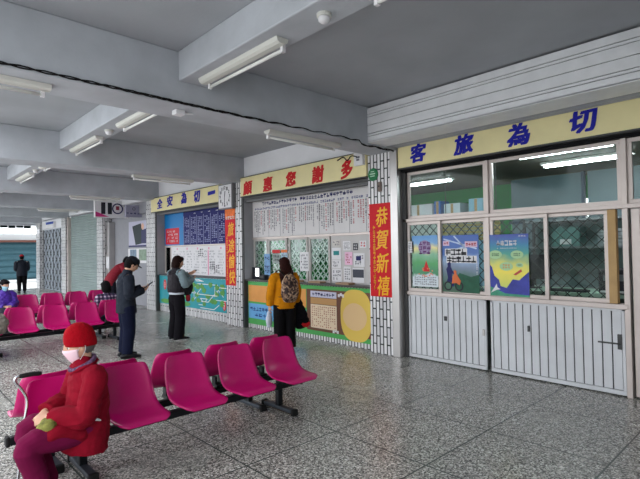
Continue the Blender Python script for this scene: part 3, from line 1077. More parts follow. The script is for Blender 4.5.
# ---------------------------------------------------------------- police stand in the next bay
t = thing('police_sign', 'white projecting sign reading 110 with a round badge for the zero', 'sign', (5.35, 15.4, 2.75))
MB().box(4.98, 6.0, 15.4, 15.55, 2.74, 3.28).build('board', PAPER, t, bevel=0.01)
m = MB()
put(m, '1', (5.22, 15.397, 3.03), 0.12, 0.36, '-Y', 0.05, 0.006)
put(m, '1', (5.42, 15.397, 3.03), 0.12, 0.36, '-Y', 0.05, 0.006)
m.build('numerals', INK, t)
m = MB()
m.lathe((5.66, 15.4, 3.03), [(0.135, 0), (0.135, -0.012), (0.17, -0.012), (0.17, 0), (0.135, 0)], 'Y', 28)
m.build('badge_ring', NAVYL, t)
m = MB()
rect(m, (5.66, 15.398, 3.05), 0.10, 0.12, '-Y', 0.006)
m.build('badge_centre', M('dull_red', (150, 60, 80), 0.5), t)
m = MB()
put(m, '報', (5.92, 15.397, 3.16), 0.12, 0.15, '-Y', 0.03, 0.006)
m.build('character', INK, t)
m = MB().poly([(4.99, 15.398, 2.76), (5.40, 15.398, 2.76), (4.99, 15.398, 2.92)], (0, -1, 0), 0.004)
m.build('magenta_corner', M('magenta_print', (206, 60, 130), 0.5), t)
t = thing('sign_box', 'grey boxed sign with small dark characters in front of the 110 sign', 'sign', (5.75, 14.4, 2.72))
MB().box(5.50, 5.985, 14.3, 14.42, 2.70, 3.06).box(5.9, 5.985, 14.42, 14.5, 2.8, 2.95).build('casing', M('grey_lilac_metal', (150, 148, 168), 0.5), t, bevel=0.008)
m = MB()
scribble(m, (5.72, 14.3, 2.81), 0.44, 0.09, 4, 1, rng, '-Y', 0.6, drop=0)
m.build('lettering', NAVYL, t)
m = MB().lathe((5.74, 14.3, 2.95), [(0.03, 0), (0.03, -0.006), (0.05, -0.006), (0.05, 0), (0.03, 0)], 'Y', 16)
m.build('badge', INKG, t)
t = thing('poster', 'poster of a tilted dark phone and a face under the grey boxed sign', 'poster', (5.97, 14.5, 1.8), group='')
MB().box(5.97, 5.98, 13.75, 15.3, 1.80, 2.60).build('sheet', M('lilac_poster', (186, 184, 204), 0.5), t)
MB().poly([(5.970, 15.0, 2.45), (5.970, 14.35, 2.52), (5.970, 14.0, 1.92), (5.970, 14.75, 1.86)], (-1, 0, 0), 0.004).build('phone_print', M('dark_teal_print', (26, 40, 44), 0.5), t)
MB().poly([(5.965, 14.3, 2.3), (5.965, 13.9, 2.35), (5.965, 13.85, 1.9), (5.965, 14.3, 1.9)], (-1, 0, 0), 0.003).build('figure_print', M('navy_print', (44, 44, 90), 0.5), t)
MB().poly([(5.965, 14.2 + .1 * math.cos(q), 2.42 + .1 * math.sin(q)) for q in [k * .5236 for k in range(12)]], (-1, 0, 0), 0.003).build('face_print', M('flesh_print', (220, 176, 150), 0.5), t)
MB().box(5.966, 5.97, 13.75, 15.3, 1.80, 1.85).build('bottom_strip', NAVYL, t)
t = thing('poster', 'pair of small framed sheets below the dark phone poster', 'poster', (5.97, 14.6, 1.2), group='')
MB().box(5.97, 5.98, 13.8, 15.35, 1.30, 1.75).build('sheet', PAPER, t)
m = MB().box(5.966, 5.97, 14.7, 15.2, 1.38, 1.72)
m.build('left_picture', M('grey_blue_print', (120, 140, 160), 0.5, var=0.3, vscale=8), t)
m = MB().box(5.966, 5.97, 13.95, 14.5, 1.38, 1.72)
m.build('right_picture', M('green_grey_print', (130, 150, 130), 0.5, var=0.3, vscale=8), t)
for lab, z0, z1, mt in (('tall strip of blue characters beside the phone poster', 1.75, 2.58, BLUE), ('white strip of red characters near the leaning person in red', 0.7, 1.7, RED)):
    t = thing('character_strip', lab, 'sign', (5.96, 13.48, z0))
    MB().box(5.965, 5.98, 13.36, 13.66, z0, z1).build('strip', PAPER, t)
    m = MB()
    scribble(m, (5.965, 13.51, (z0 + z1) / 2), 0.2, z1 - z0 - 0.06, 1, 6, rng, fill=0.8, drop=0)
    m.build('characters', mt, t)
d5 = struct('door_5', MB().box(5.80, 5.98, 16.55, 16.84, 0, 2.66), STEEL)
MB().box(5.79, 5.80, 16.55, 16.84, 1.1, 1.5).build('plate', PAPER, d5)

# ---------------------------------------------------------------- closed shutters further on
SG = M('green_grey_shutter', (140, 154, 152), 0.5, var=0.08, vscale=2)


def slat_shutter(name, y0, y1, z1, x, mat, pitch=0.09, axis='Y'):
    m = MB()
    z = 0.0
    while z < z1 - 0.01:
        dp = -0.018 if axis == 'Y' else -0.09
        q = [(0, z), (dp, z + pitch * .3), (dp, z + pitch * .6), (0, z + pitch)]
        vs, fs = [], []
        for (dx, zz) in q:
            zz = min(zz, z1)
            for yy in (y0, y1):
                vs.append((x + dx, yy, zz) if axis == 'Y' else (yy, x + dx, zz))
        for k in range(3):
            fs.append((2 * k, 2 * k + 1, 2 * k + 3, 2 * k + 2))
        n = len(vs)
        vs += [Vector(v) + (Vector((0.03, 0, 0)) if axis == 'Y' else Vector((0, 0.03, 0))) for v in vs]
        fs += [tuple(i + n for i in f) for f in fs] + [(0, 1, 1 + n, n), (6, 7, 7 + n, 6 + n), (0, 2, 2 + n, n), (2, 4, 4 + n, 2 + n), (4, 6, 6 + n, 4 + n), (1, 3, 3 + n, 1 + n), (3, 5, 5 + n, 3 + n), (5, 7, 7 + n, 5 + n)]
        m.add(vs, fs)
        z += pitch
    return m


struct('door_6', slat_shutter('s', 17.46, 21.14, 3.1, 5.86, SG), SG)
struct('trim_15', MB().box(5.74, 5.86, 17.46, 17.6, 0, 3.1).box(5.74, 5.86, 21.0, 21.14, 0, 3.1), ALU)
lt = struct('door_7', MB().box(5.90, 5.95, 21.76, 25.34, 0, 2.75), M('blue_grey_shutter', (166, 174, 184), 0.5, var=0.1))
m = MB()
lattice(m, 5.86, 21.8, 25.3, 0.05, 2.7, 0.55, 0.016)
yy = 21.9
while yy < 25.3:
    m.box(5.83, 5.85, yy, yy + 0.022, 0.03, 2.72)
    yy += 0.55
m.build('folding_lattice', DGREY, lt)
struct('wall_right_far', MB().box(5.8, 6.0, 21.75, 25.35, 2.76, 3.2), WALLW)
t = thing('shop_sign', 'small white and blue sign over the folding lattice gate', 'sign', (5.74, 23.9, 2.78))
MB().box(5.70, 5.80, 23.0, 24.9, 2.78, 3.05).build('panel', PAPER, t)
MB().box(5.695, 5.70, 23.0, 24.2, 2.95, 3.05).build('blue_strip', M('strip_blue', (50, 80, 170), 0.5), t)

# far end: eaves, street, shop opposite
struct('trim_16', MB().box(XE, 5.85, 25.98, 26.2, 3.0, 3.62), BEAMP)
t = thing('eaves_awning', 'dark green awning edge along the far open end of the hall', 'awning', (2, 26.3, 3.0))
MB().box(XL, 5.8, 26.2, 27.2, 3.08, 3.12).build('canopy', M('dark_green_canvas', (8, 22, 22), 0.8), t)
m = MB()
for k in range(25):
    m.box(-2.5 + k * 0.33, -2.5 + k * 0.33 + 0.31, 27.17, 27.2, 2.92 + 0.02 * (k % 2), 3.08)
m.build('valance', M('dark_green_canvas', (8, 22, 22), 0.8), t)
h = thing('shop_building', 'white shop across the street with a blue roller shutter', 'building', (4, 36, -0.14))
MB().box(-8, 14, 36, 44, -0.14, 7.0).build('wall', M('white_shop_wall', (238, 240, 242), 0.8), h)  # one plain white paint
slat_shutter('s', 2.0, 8.2, 2.42, 35.96, None, 0.4, 'X').build('roller_shutter', M('blue_grey_slat', (52, 84, 94), 0.6, var=0.10), h)
slat_shutter('s', -5.0, 1.7, 2.42, 35.96, None, 0.4, 'X').build('roller_shutter', M('blue_grey_slat', (52, 84, 94), 0.6, var=0.10), h)
MB().box(-8, 14, 35.6, 36, 2.42, 2.56).build('brown_fascia', M('brown_fascia', (110, 70, 60), 0.6), h)
m = MB()
for k in range(44):
    m.bar((-8 + k * 0.5, 34.2, 2.9), (-8 + k * 0.5, 36, 3.7), 0.46, 0.03)
m.build('white_canopy', M('white_canopy_sheet', (240, 242, 244), 0.6), h)

# unseen buildings, added across the bus yard to limit reflected sky in the glass
for lab, x0, y0, y1, hh, c in (('added long grey block across the bus yard that limits reflections', -38, -20, 20, 3.6, (128, 128, 126)), ('added low pale building across the bus yard that limits reflections', -38, 24, 44, 3.2, (160, 156, 150))):
    b = thing('added_yard_building', lab, 'building', (x0, (y0 + y1) / 2, -0.14))
    MB().box(x0 - 6, x0, y0, y1, -0.14, hh).build('wall', M('block_wall_%d' % int(hh), c, 0.85, var=0.08), b)
    yy = y0 + 1.5
    while yy < y1 - 2:
        w_ = MB().box(x0, x0 + 0.05, yy, yy + 1.6, 1.2, 2.4).build('window', M('dark_pane', (60, 66, 72), 0.15), b)
        yy += 4.5

# ---------------------------------------------------------------- fluorescent battens
def batten(label, c, length, along, drop=0.0):
    """off fluorescent fitting under a beam; c = centre of its top"""
    t = thing('batten_light', label, 'lamp', c, 0 if along == 'Y' else R(90), 'fluorescent fittings under the ceiling beams')
    l = length / 2
    m = MB()
    prof = [(-0.062, -0.002), (0.062, -0.002), (0.05, -0.035), (0.026, -0.05), (-0.026, -0.05), (-0.05, -0.035)]
    vs = [(x, -l, z) for x, z in prof] + [(x, l, z) for x, z in prof]
    n = len(prof)
    m.add(vs, [tuple(range(n)), tuple(range(2 * n - 1, n - 1, -1))] + [(i, (i + 1) % n, n + (i + 1) % n, n + i) for i in range(n)])
    m.build('housing', LAMPH, t, local=True)
    MB().tube([(0.042, -l + 0.05, -0.076), (0.042, l - 0.05, -0.076)], 0.015, 12).build('tube', TUBE, t, smooth=True, local=True)
    for s in (-1, 1):
        MB().box(0.026, 0.058, s * (l - 0.05) - 0.015, s * (l - 0.05) + 0.015, -0.096, -0.03).build('lamp_holder', PAPER, t, local=True)
    return t


LZ = 3.32
for lab, y in (('fluorescent fitting under the longitudinal beam nearest the camera, cut by the top of the photo', 1.40),
               ('large fluorescent fitting on the longitudinal beam just before the cable-hung crossbeam', 3.53),
               ('fluorescent fitting on the longitudinal beam just beyond the crossbeam with the cables', 5.72),
               ('fluorescent fitting on the longitudinal beam just before the second crossbeam', 7.75),
               ('small fluorescent fitting on the longitudinal beam just beyond the second crossbeam', 9.75),
               ('small fluorescent fitting on the longitudinal beam just before the third crossbeam', 11.8),
               ('tiny distant fluorescent fitting on the longitudinal beam past the third crossbeam', 14.0),
               ('most distant fluorescent fitting on the longitudinal beam', 16.0)):
    batten(lab, (2.37, y, LZ), 1.24, 'Y')
for lab, x, y in (('fluorescent fitting under the cabled crossbeam near the sign with red characters', 4.10, 4.6),
                  ('fluorescent fitting under the cabled crossbeam at the left edge of the photo', 0.50, 4.6),
                  ('fluorescent fitting under the second crossbeam near the square clock', 4.15, 8.85),
                  ('fluorescent fitting under the third crossbeam toward the 110 sign', 4.2, 12.95),
                  ('fluorescent fitting under the fourth crossbeam beyond the 110 sign', 4.4, 17.1)):
    batten(lab, (x, y, 3.09), 1.24, 'X')
for lab, loc in (('white dome detector on the longitudinal beam between the two nearest fittings', (2.36, 2.42, 3.32)),
                 ('white dome detector on the longitudinal beam beyond the cabled crossbeam', (2.36, 6.72, 3.32)),
                 ('tiny white dome detector on the longitudinal beam beyond the second crossbeam', (2.36, 10.8, 3.32))):
    t = thing('smoke_detector', lab, 'detector', loc, group='dome detectors on the longitudinal beam')
    MB().lathe((0, 0, 0), [(0.055, 0), (0.055, -0.02), (0.05, -0.025)], 'Z', 20).build('base', LAMPH, t, local=True)
    MB().lathe((0, 0, 0), [(0.045, -0.02), (0.042, -0.05), (0.025, -0.065), (0.0, -0.068)], 'Z', 20).build('dome', PAPER, t, smooth=True, local=True)
t = thing('junction_box', 'small white junction box under the cabled crossbeam below the wires', 'box', (2.30, 4.55, 3.05))
MB().box(2.25, 2.35, 4.5, 4.6, 3.04, 3.09).build('housing', PAPER, t, bevel=0.006)
MB().tube([(2.35, 4.55, 3.07), (2.45, 4.52, 3.075)], 0.01).build('nipple', PAPER, t)
# cables along the crossbeam
t = thing('cable_run', 'twisted black cables clipped along the lower edge of the nearest crossbeam', 'cable', (2, 4.33, 3.1))
for k, nm in ((0, 'cable'), (1, 'cable'), (2, 'cable')):
    pts = []
    x = XL + .1
    while x < 5.66:
        a = x * (17 + k) + k * 2.1
        pts.append((x, 4.335 + 0.007 * math.cos(a), 3.108 + 0.010 * math.sin(a) + 0.006 * math.sin(x * 1.7)))
        if x > 4.9:
            pts[-1] = (x, 4.35 + 0.011 * math.cos(a), 3.075 + 0.012 * math.sin(a))
        x += 0.06
    MB().tube(pts, 0.0058, 6).build(nm, RUB, t, smooth=True)
pts = [(5.5, 4.97, 3.07), (5.52, 5.1, 3.10), (5.56, 5.22, 3.05), (5.6, 5.35, 3.13), (5.62, 5.5, 3.10)]
tag(MB().sweep(pts, 0.009, n=6).build('loose_cable', RUB, smooth=True), 'loose black cable ends curling above the right end of the red lettered sign', 'cable')


# ================================================================ POSTERS AND PAPERS ON THE OFFICE GLASS
def poster(label, y0, y1, z0, z1, x, stops):
    t = thing('poster', label, 'poster', (x, (y0 + y1) / 2, z0), group='posters on the office windows')
    g_ = gradient_z('poster_print_%d' % int(y0 * 100), stops, 0, z1 - z0)
    MB().box(x - 0.003, x, y0, y1, z0, z1).build('sheet', g_, t)
    return t


def blob(cy, cz, ry, rz, x, n=24):
    return MB().poly([(x, cy + ry * math.cos(2 * math.pi * k / n), cz + rz * math.sin(2 * math.pi * k / n)) for k in range(n)], (-1, 0, 0), 0.0012)


x = 5.812
t = poster('leftmost green poster with a red figure on the glass office window', 3.735, 4.17, 1.06, 1.80, x,
           [(0.0, (214, 222, 226)), (0.22, (206, 216, 222)), (0.25, (60, 140, 96)), (0.45, (74, 160, 92)), (0.62, (130, 186, 150)), (0.74, (236, 222, 150)), (0.85, (120, 170, 214)), (1, (90, 150, 210))])
xx = x - 0.003
m = blob(3.95, 1.63, .11, .10, xx); m.build('cloud', M('mauve_print', (160, 140, 176), 0.5), t)
m = MB(); scribble(m, (xx - .0014, 3.95, 1.62), 0.2, 0.2, 3, 3, rng, fill=.8, drop=0); m.build('title_lettering', M('plum_ink', (110, 60, 120), 0.5), t)
m = MB().poly([(xx, 3.93, 1.44), (xx, 3.985, 1.28), (xx, 3.87, 1.28)], (-1, 0, 0), .0012); m.build('red_figure', RED, t)
m = MB()
for k in range(22):
    a = rng.uniform(0, 6.28); r_ = rng.uniform(.03, .15)
    m.v, m.f = m.v, m.f
    yy, zz = 3.94 + r_ * math.cos(a), 1.27 + .06 * math.sin(a)
    m.poly([(xx - .0006, yy - .012, zz), (xx - .0006, yy, zz + .012), (xx - .0006, yy + .012, zz), (xx - .0006, yy, zz - .012)], (-1, 0, 0), .001)
m.build('flowers', M('orange_pink_print', (226, 130, 96), 0.5), t)
m = MB(); scribble(m, (xx, 3.95, 1.145), 0.38, 0.13, 12, 4, rng, fill=.7, drop=.15); m.build('small_lettering', INKG, t)

x = 5.852
t = poster('middle blue poster of two motorbike riders on the glass office window', 3.13, 3.685, 1.0, 1.79, x,
           [(0.0, (52, 92, 66)), (0.2, (58, 104, 84)), (0.42, (120, 136, 160)), (0.55, (150, 176, 210)), (0.66, (70, 110, 180)), (1, (46, 92, 176))])
xx = x - 0.003
m = MB()
for a, b in (((3.66, 1.74), (3.16, 1.60)), ((3.5, 1.78), (3.3, 1.58)), ((3.64, 1.55), (3.2, 1.66)), ((3.6, 1.42), (3.3, 1.50))):
    m.bar((xx, *a), (xx, *b), 0.02, 0.002, (1, 0, 0))
m.build('white_swirls', M('pale_blue_white', (196, 212, 236), 0.5), t)
m = MB().poly([(xx, 3.13, 1.0), (xx, 3.40, 1.0), (xx, 3.55, 1.12), (xx, 3.42, 1.27), (xx, 3.25, 1.22), (xx, 3.13, 1.25)], (-1, 0, 0), .0012); m.build('green_hill', M('deep_green_print', (36, 88, 66), 0.5, var=.2, vscale=14), t)
m = MB(); rect(m, (xx, 3.62, 1.68), .1, .07); m.build('pink_badge', M('pale_pink_print', (222, 190, 210), 0.5), t)
m = MB(); rect(m, (xx, 3.24, 1.66), .18, .08); m.build('pink_badge', M('pale_pink_print', (222, 190, 210), 0.5), t)
m = MB(); scribble(m, (xx - .002, 3.24, 1.66), .16, .05, 4, 1, rng, fill=.8, drop=0); scribble(m, (xx - .002, 3.62, 1.68), .08, .04, 2, 1, rng, fill=.8, drop=0); m.build('badge_lettering', INKR, t)
m = MB(); rect(m, (xx, 3.47, 1.555), .34, .10); rect(m, (xx, 3.39, 1.455), .46, .10); m.build('title_ground', PAPER, t)
m = MB(); scribble(m, (xx - .002, 3.47, 1.555), .32, .09, 4, 1, rng, fill=.95, drop=0); scribble(m, (xx - .002, 3.39, 1.455), .44, .09, 6, 1, rng, fill=.95, drop=0); m.build('title_lettering', INK, t)
for yc in (3.60, 3.43):
    w_ = MB().lathe((xx - .001, yc, 1.085), [(.045, 0), (.065, 0), (.065, -.0015), (.045, -.0015), (.045, 0)], 'X', 18)
    w_.build('wheel', INK, t)
m = MB().poly([(xx - .0028, yy, zz) for yy, zz in ((3.62, 1.15), (3.60, 1.20), (3.625, 1.32), (3.60, 1.355), (3.605, 1.40), (3.575, 1.42), (3.55, 1.40), (3.555, 1.355), (3.53, 1.30), (3.47, 1.26), (3.475, 1.24), (3.535, 1.26), (3.54, 1.20), (3.50, 1.17), (3.51, 1.08), (3.535, 1.08), (3.545, 1.14))], (-1, 0, 0), .0012)
m.build('dark_rider', NAVYL, t)
m = MB().poly([(xx - .0045, yy, zz) for yy, zz in ((3.54, 1.12), (3.525, 1.22), (3.50, 1.26), (3.51, 1.29), (3.49, 1.31), (3.465, 1.29), (3.47, 1.26), (3.43, 1.20), (3.40, 1.16), (3.42, 1.10), (3.47, 1.13))], (-1, 0, 0), .0012)
m.build('orange_rider', M('orange_rider_print', (214, 110, 62), 0.5), t)
m = MB(); scribble(m, (xx - .001, 3.16, 1.34), .02, .18, 1, 8, rng, fill=.8); m.build('side_lettering', PAPER, t)

x = 5.812
t = poster('right blue and yellow poster with indigo hills on the glass office window', 2.455, 2.985, 0.995, 1.775, x,
           [(0.0, (120, 180, 110)), (0.16, (206, 214, 100)), (0.36, (246, 226, 84)), (0.52, (214, 214, 110)), (0.66, (70, 160, 140)), (0.84, (40, 130, 170)), (1, (58, 76, 168))])
xx = x - 0.003
m = MB().poly([(xx, 2.985, 0.995), (xx, 2.985, 1.42), (xx, 2.93, 1.36), (xx, 2.90, 1.25), (xx, 2.84, 1.2), (xx, 2.82, 1.12), (xx, 2.74, 1.10), (xx, 2.66, 1.21), (xx, 2.58, 1.20), (xx, 2.455, 1.31), (xx, 2.455, 0.995)], (-1, 0, 0), .0012)
m.build('indigo_hills', M('indigo_print', (66, 72, 160), 0.5, var=.25, vscale=9), t)
m = MB().poly([(xx - .0013, 2.985, 0.995), (xx - .0013, 2.985, 1.12), (xx - .0013, 2.88, 1.08), (xx - .0013, 2.76, 1.03), (xx - .0013, 2.455, 1.02), (xx - .0013, 2.455, .995)], (-1, 0, 0), .0012); m.build('teal_ground', M('teal_print', (70, 150, 120), 0.5, var=.2, vscale=14), t)
m = MB(); scribble(m, (xx, 2.73, 1.665), .27, .085, 5, 1, rng, fill=.8, drop=0); scribble(m, (xx, 2.73, 1.60), .26, .02, 12, 1, rng, fill=.7, drop=.1); scribble(m, (xx, 2.53, 1.75), .1, .02, 3, 1, rng, fill=.8); m.build('title_lettering', PAPER, t)
m = MB()
for yy, zz, r_ in ((2.88, 1.52, .075), (2.60, 1.52, .07), (2.74, 1.37, .075), (2.57, 1.39, .04)):
    m.add(*(lambda q: (q.v, q.f))(blob(yy, zz, r_ * 1.15, r_ * .72, xx)))
m.build('pale_bubbles', M('pale_green_print', (176, 210, 160), 0.5), t)
m = MB()
for yy, zz, r_ in ((2.88, 1.52, .06), (2.60, 1.52, .055), (2.57, 1.39, .03)):
    scribble(m, (xx - .0013, yy, zz), r_ * 1.6, r_ * .8, 4, 2, rng, fill=.75, drop=0)
m.build('bubble_lettering', M('forest_ink', (40, 100, 80), 0.5), t)
m = MB(); scribble(m, (xx - .0013, 2.74, 1.37), .1, .06, 3, 2, rng, fill=.75, drop=0); m.build('orange_lettering', M('orange_print_ink', (226, 130, 50), 0.5), t)
m = MB().poly([(xx - .003, 2.95, 1.03), (xx - .003, 2.90, 1.10), (xx - .003, 2.87, 1.15), (xx - .003, 2.86, 1.10), (xx - .003, 2.82, 1.08), (xx - .003, 2.87, 1.07)], (-1, 0, 0), .001); m.build('white_bird', PAPER, t)
m = MB().poly([(xx - .003, 2.65, 1.27), (xx - .003, 2.55, 1.34), (xx - .003, 2.54, 1.31), (xx - .003, 2.62, 1.26)], (-1, 0, 0), .001); m.build('red_leaf', M('brick_print', (190, 80, 70), 0.5), t)

notice('white sheet taped high on the glass of the door at the right edge', 1.06, 1.29, 1.32, 1.66, 5.845, lines=(5, 6), group='papers on the right hand door')
notice('pink sheet taped low on the glass of the door at the right edge', 1.04, 1.29, 1.0, 1.27, 5.845, mat=PINKP, lines=(5, 5), group='papers on the right hand door')
notice('white notice low on the glass of the leftmost office window', 4.14, 4.245, 1.55, 1.72, 5.812, mat=PAPER, lines=(3, 4), group='papers on the office windows')

# ================================================================ INSIDE THE OFFICE
LIT = emit('lit_tube', (236, 246, 255), 14.0)
for lab, x, y in (('lit fluorescent tube fitting inside the glass office nearest the window', 6.62, 2.32),
                  ('second lit fluorescent tube fitting deeper inside the glass office', 7.66, 2.37),
                  ('lit fluorescent tube fitting inside the office above the green wall', 7.75, 5.26),
                  ('added lit tube fitting that brightens the office behind the ticket windows', 7.3, 7.3)):  # this last fitting is added to brighten the ticket office interior
    t = thing('office_light', lab, 'lamp', (x, y, 2.92), group='lit fittings in the office')
    MB().box(x - .09, x + .09, y - .62, y + .62, 2.885, 2.92).build('tray', LAMPH, t)
    for s in (-.035, .035):
        MB().tube([(x + s, y - .58, 2.862), (x + s, y + .58, 2.862)], .014, 8).build('tube', LIT, t)
t = thing('office_desk', 'pale green long desk inside the glass office behind the wire mesh', 'desk', (6.9, 2.4, 0))
MB().box(6.45, 7.25, .9, 3.6, .98, 1.02).build('top', M('pale_green_laminate', (150, 178, 160), 0.4), t)
for yy in (.95, 2.2, 3.5):
    MB().box(6.5, 7.2, yy, yy + .05, 0, .98).build('leg_panel', M('green_grey_panel', (110, 130, 120), 0.5), t)
MB().box(7.15, 7.2, .95, 3.55, .3, .98).build('back_panel', M('green_grey_panel', (110, 130, 120), 0.5), t)
t = thing('printer', 'black box printer on the office desk behind the wire mesh', 'printer', (6.7, 1.75, 1.02))
MB().box(6.55, 6.95, 1.5, 1.92, 1.02, 1.32).build('body', INK, t, bevel=.02)
MB().box(6.54, 6.55, 1.56, 1.86, 1.18, 1.26).build('front_panel', M('mid_grey_panel', (110, 116, 122), 0.4), t)
MB().box(6.48, 6.56, 1.54, 1.88, 1.04, 1.06).build('paper_tray', PAPER, t)
t = thing('keyboard', 'low dark keyboard on the office desk left of the printer', 'keyboard', (6.65, 2.3, 1.02))
MB().box(6.55, 6.72, 2.06, 2.52, 1.02, 1.045).build('body', INK, t, bevel=.006)
m = MB()
for i in range(4):
    for j in range(14):
        m.box(6.57 + i * .036, 6.595 + i * .036, 2.09 + j * .03, 2.112 + j * .03, 1.045, 1.052)
m.build('keys', DGREY, t)
t = thing('monitor', 'black backed monitor on the office desk behind the blue and yellow poster', 'monitor', (6.9, 2.9, 1.02))
MB().box(6.85, 7.0, 2.78, 3.02, 1.02, 1.035).build('base', INK, t)
MB().box(6.93, 6.96, 2.87, 2.93, 1.035, 1.2).build('stand', INK, t)
MB().box(6.9, 6.94, 2.62, 3.18, 1.15, 1.5).build('screen', INK, t, bevel=.006)
for lab, yy, c, zz in (('red box file standing upright at the right of the office shelf', 1.55, RED, 0), ('dark red box file beside the upright red box file', 1.68, M('dark_red_card', (150, 40, 50), 0.6), 0), ('pink folder leaning beside the dark red box file', 1.80, M('pink_card', (206, 120, 140), 0.6), 0)):
    t = thing('box_file', lab, 'file', (7.9, yy, 1.62), group='box files on the office shelf')
    MB().box(7.75, 8.0, yy - .05, yy + .05, 1.62, 1.94).build('case', c, t)
    MB().box(7.745, 7.75, yy - .03, yy + .03, 1.76, 1.88).build('label_plate', PAPER, t)
t = thing('office_shelf', 'grey metal shelf rack in the office behind the desk', 'shelf', (7.9, 2.3, 0))
for yy in (1.3, 3.3):
    for xx in (7.7, 8.06):
        MB().box(xx, xx + .04, yy, yy + .04, 0, 2.05).build('post', DGREY, t)
for zz in (.3, .95, 1.58, 2.0):
    MB().box(7.7, 8.1, 1.3, 3.34, zz, zz + .03).build('shelf', M('grey_shelf', (130, 136, 138), 0.5), t)
MB().box(8.08, 8.1, 1.3, 3.34, 0.3, 2.03).build('back_panel', M('blue_grey_panel', (120, 140, 140), 0.5, var=.1), t)
for i, (yy, lab) in enumerate(((2.1, 'stack of grey files left of the pink folder on the office shelf'), (2.7, 'pale teal carton on the office shelf behind the poster'))):
    t = thing('carton', lab, 'box', (7.88, yy, 1.61))
    m = MB()
    if i == 0:
        for k in range(5):
            m.box(7.74 + .01 * (k % 2), 8.0, yy - .16, yy + .16, 1.61 + k * .05, 1.655 + k * .05)
    else:
        m.box(7.74, 8.02, yy - .2, yy + .2, 1.61, 1.9)
    m.build('body', (M('grey_card', (150, 156, 158), 0.6), M('teal_card', (104, 140, 136), 0.6))[i], t)
    MB().box(7.73, 7.74, yy - .08, yy + .08, 1.64, 1.72).build('label_plate', PAPER, t)
t = thing('glass_partition', 'pale grey panelled partition with dark posts inside the glass office', 'partition', (9.0, 2.2, 0))
for k in range(4):
    a = -1.25 + k * 1.35
    MB().box(8.98, 9.02, a + .05, a + 1.3, .1, 2.9).build('panel', M('pale_blue_grey_panel', (104, 122, 126), 0.4, var=.12, vscale=4), t)
    MB().box(8.96, 9.04, a, a + .05, 0, 2.91).build('post', M('dark_blue_post', (56, 70, 84), 0.5), t)
MB().box(8.96, 9.04, -1.25, 4.15, 2.05, 2.10).build('rail', M('dark_blue_post', (56, 70, 84), 0.5), t)
t = thing('yellow_screen', 'yellow slatted screen hanging behind the mesh above the middle poster', 'screen', (6.3, 3.55, 1.72))
m = MB()
for k in range(7):
    m.box(6.3, 6.32, 3.05, 4.0, 1.72 + k * .05, 1.762 + k * .05)
m.build('slats', M('yellow_slat', (206, 184, 110), 0.5), t)
for yy in (3.1, 3.9):
    MB().tube([(6.31, yy, 2.05), (6.31, yy, 2.915)], .006).build('hanger', DGREY, t)
for lab, y0, y1, c in (('tall white cupboard against the green office wall', 7.0, 7.8, (208, 212, 212)), ('tall grey green cupboard against the green office wall', 5.25, 6.9, (168, 180, 172)),
                         ('tall pale blue cupboard against the green office wall', 4.75, 5.15, (130, 176, 196))):
    t = thing('cupboard', lab, 'cupboard', (9.3, (y0 + y1) / 2, 0))
    MB().box(9.1, 9.58, y0, y1, 0, 2.3).build('carcass', M('cupboard_%d' % c[0], c, 0.5), t, bevel=.01)
    for k in (0, 1):
        w_ = (y1 - y0) / 2
        d = MB().box(9.085, 9.1, y0 + k * w_ + .01, y0 + (k + 1) * w_ - .01, .1, 2.27).build('door', M('cupboard_%d' % c[0], c, 0.5), t, bevel=.004)
        MB().box(9.07, 9.085, y0 + w_ + (k - .5) * .06 - .008, y0 + w_ + (k - .5) * .06 + .008, 1.1, 1.3).build('handle', STEEL, d)
for lab, y0, y1, z1, c in (('white carton on the grey green cupboard, seen through the upper office window', 6.0, 6.75, 2.62, PAPER),
                          ('small blue carton beside the white carton on the grey green cupboard', 5.78, 5.95, 2.66, M('blue_carton', (60, 110, 180), .6)),
                          ('pale carton on the right end of the grey green cupboard', 5.3, 5.7, 2.58, M('pale_carton', (206, 216, 220), .6)),
                          ('light blue carton on the tall pale blue cupboard', 4.78, 5.1, 2.64, M('light_blue_carton', (150, 196, 214), .6))):
    t = thing('carton', lab, 'box', (9.3, (y0 + y1) / 2, 2.3), group='cartons on the office cupboards')
    MB().box(9.15, 9.5, y0, y1, 2.3, z1).build('body', c, t, bevel=.006)
    MB().box(9.147, 9.15, (y0 + y1) / 2 - .03, (y0 + y1) / 2 + .03, 2.31, z1 - .01).build('tape', TAN, t)
t = thing('bulletin_board', 'dark green board on the end wall of the ticket office', 'board', (8.3, 8.46, 1.3))
MB().box(7.0, 9.3, 8.44, 8.485, 1.3, 2.4).build('panel', M('dark_green_felt', (36, 92, 60), 0.8), t)
m = MB()
for k in range(6):
    rect(m, (7.25 + k * .36, 8.44, 1.85 + .12 * (k % 3 - 1)), .22, .3, '-Y')
m.build('pinned_sheets', PAPER, t)


# ================================================================ WAITING BENCHES
def catmull(P, sub):
    out = []
    m = len(P)
    for i in range(m - 1):
        p0, p1, p2, p3 = P[max(i - 1, 0)], P[i], P[i + 1], P[min(i + 2, m - 1)]
        for k in range(sub):
            t = k / sub
            out.append(tuple(0.5 * (2 * b + (c - a) * t + (2 * a - 5 * b + 4 * c - d) * t * t + (3 * b - a - 3 * c + d) * t ** 3) for a, b, c, d in zip(p0, p1, p2, p3)))
    out.append(P[-1])
    return out


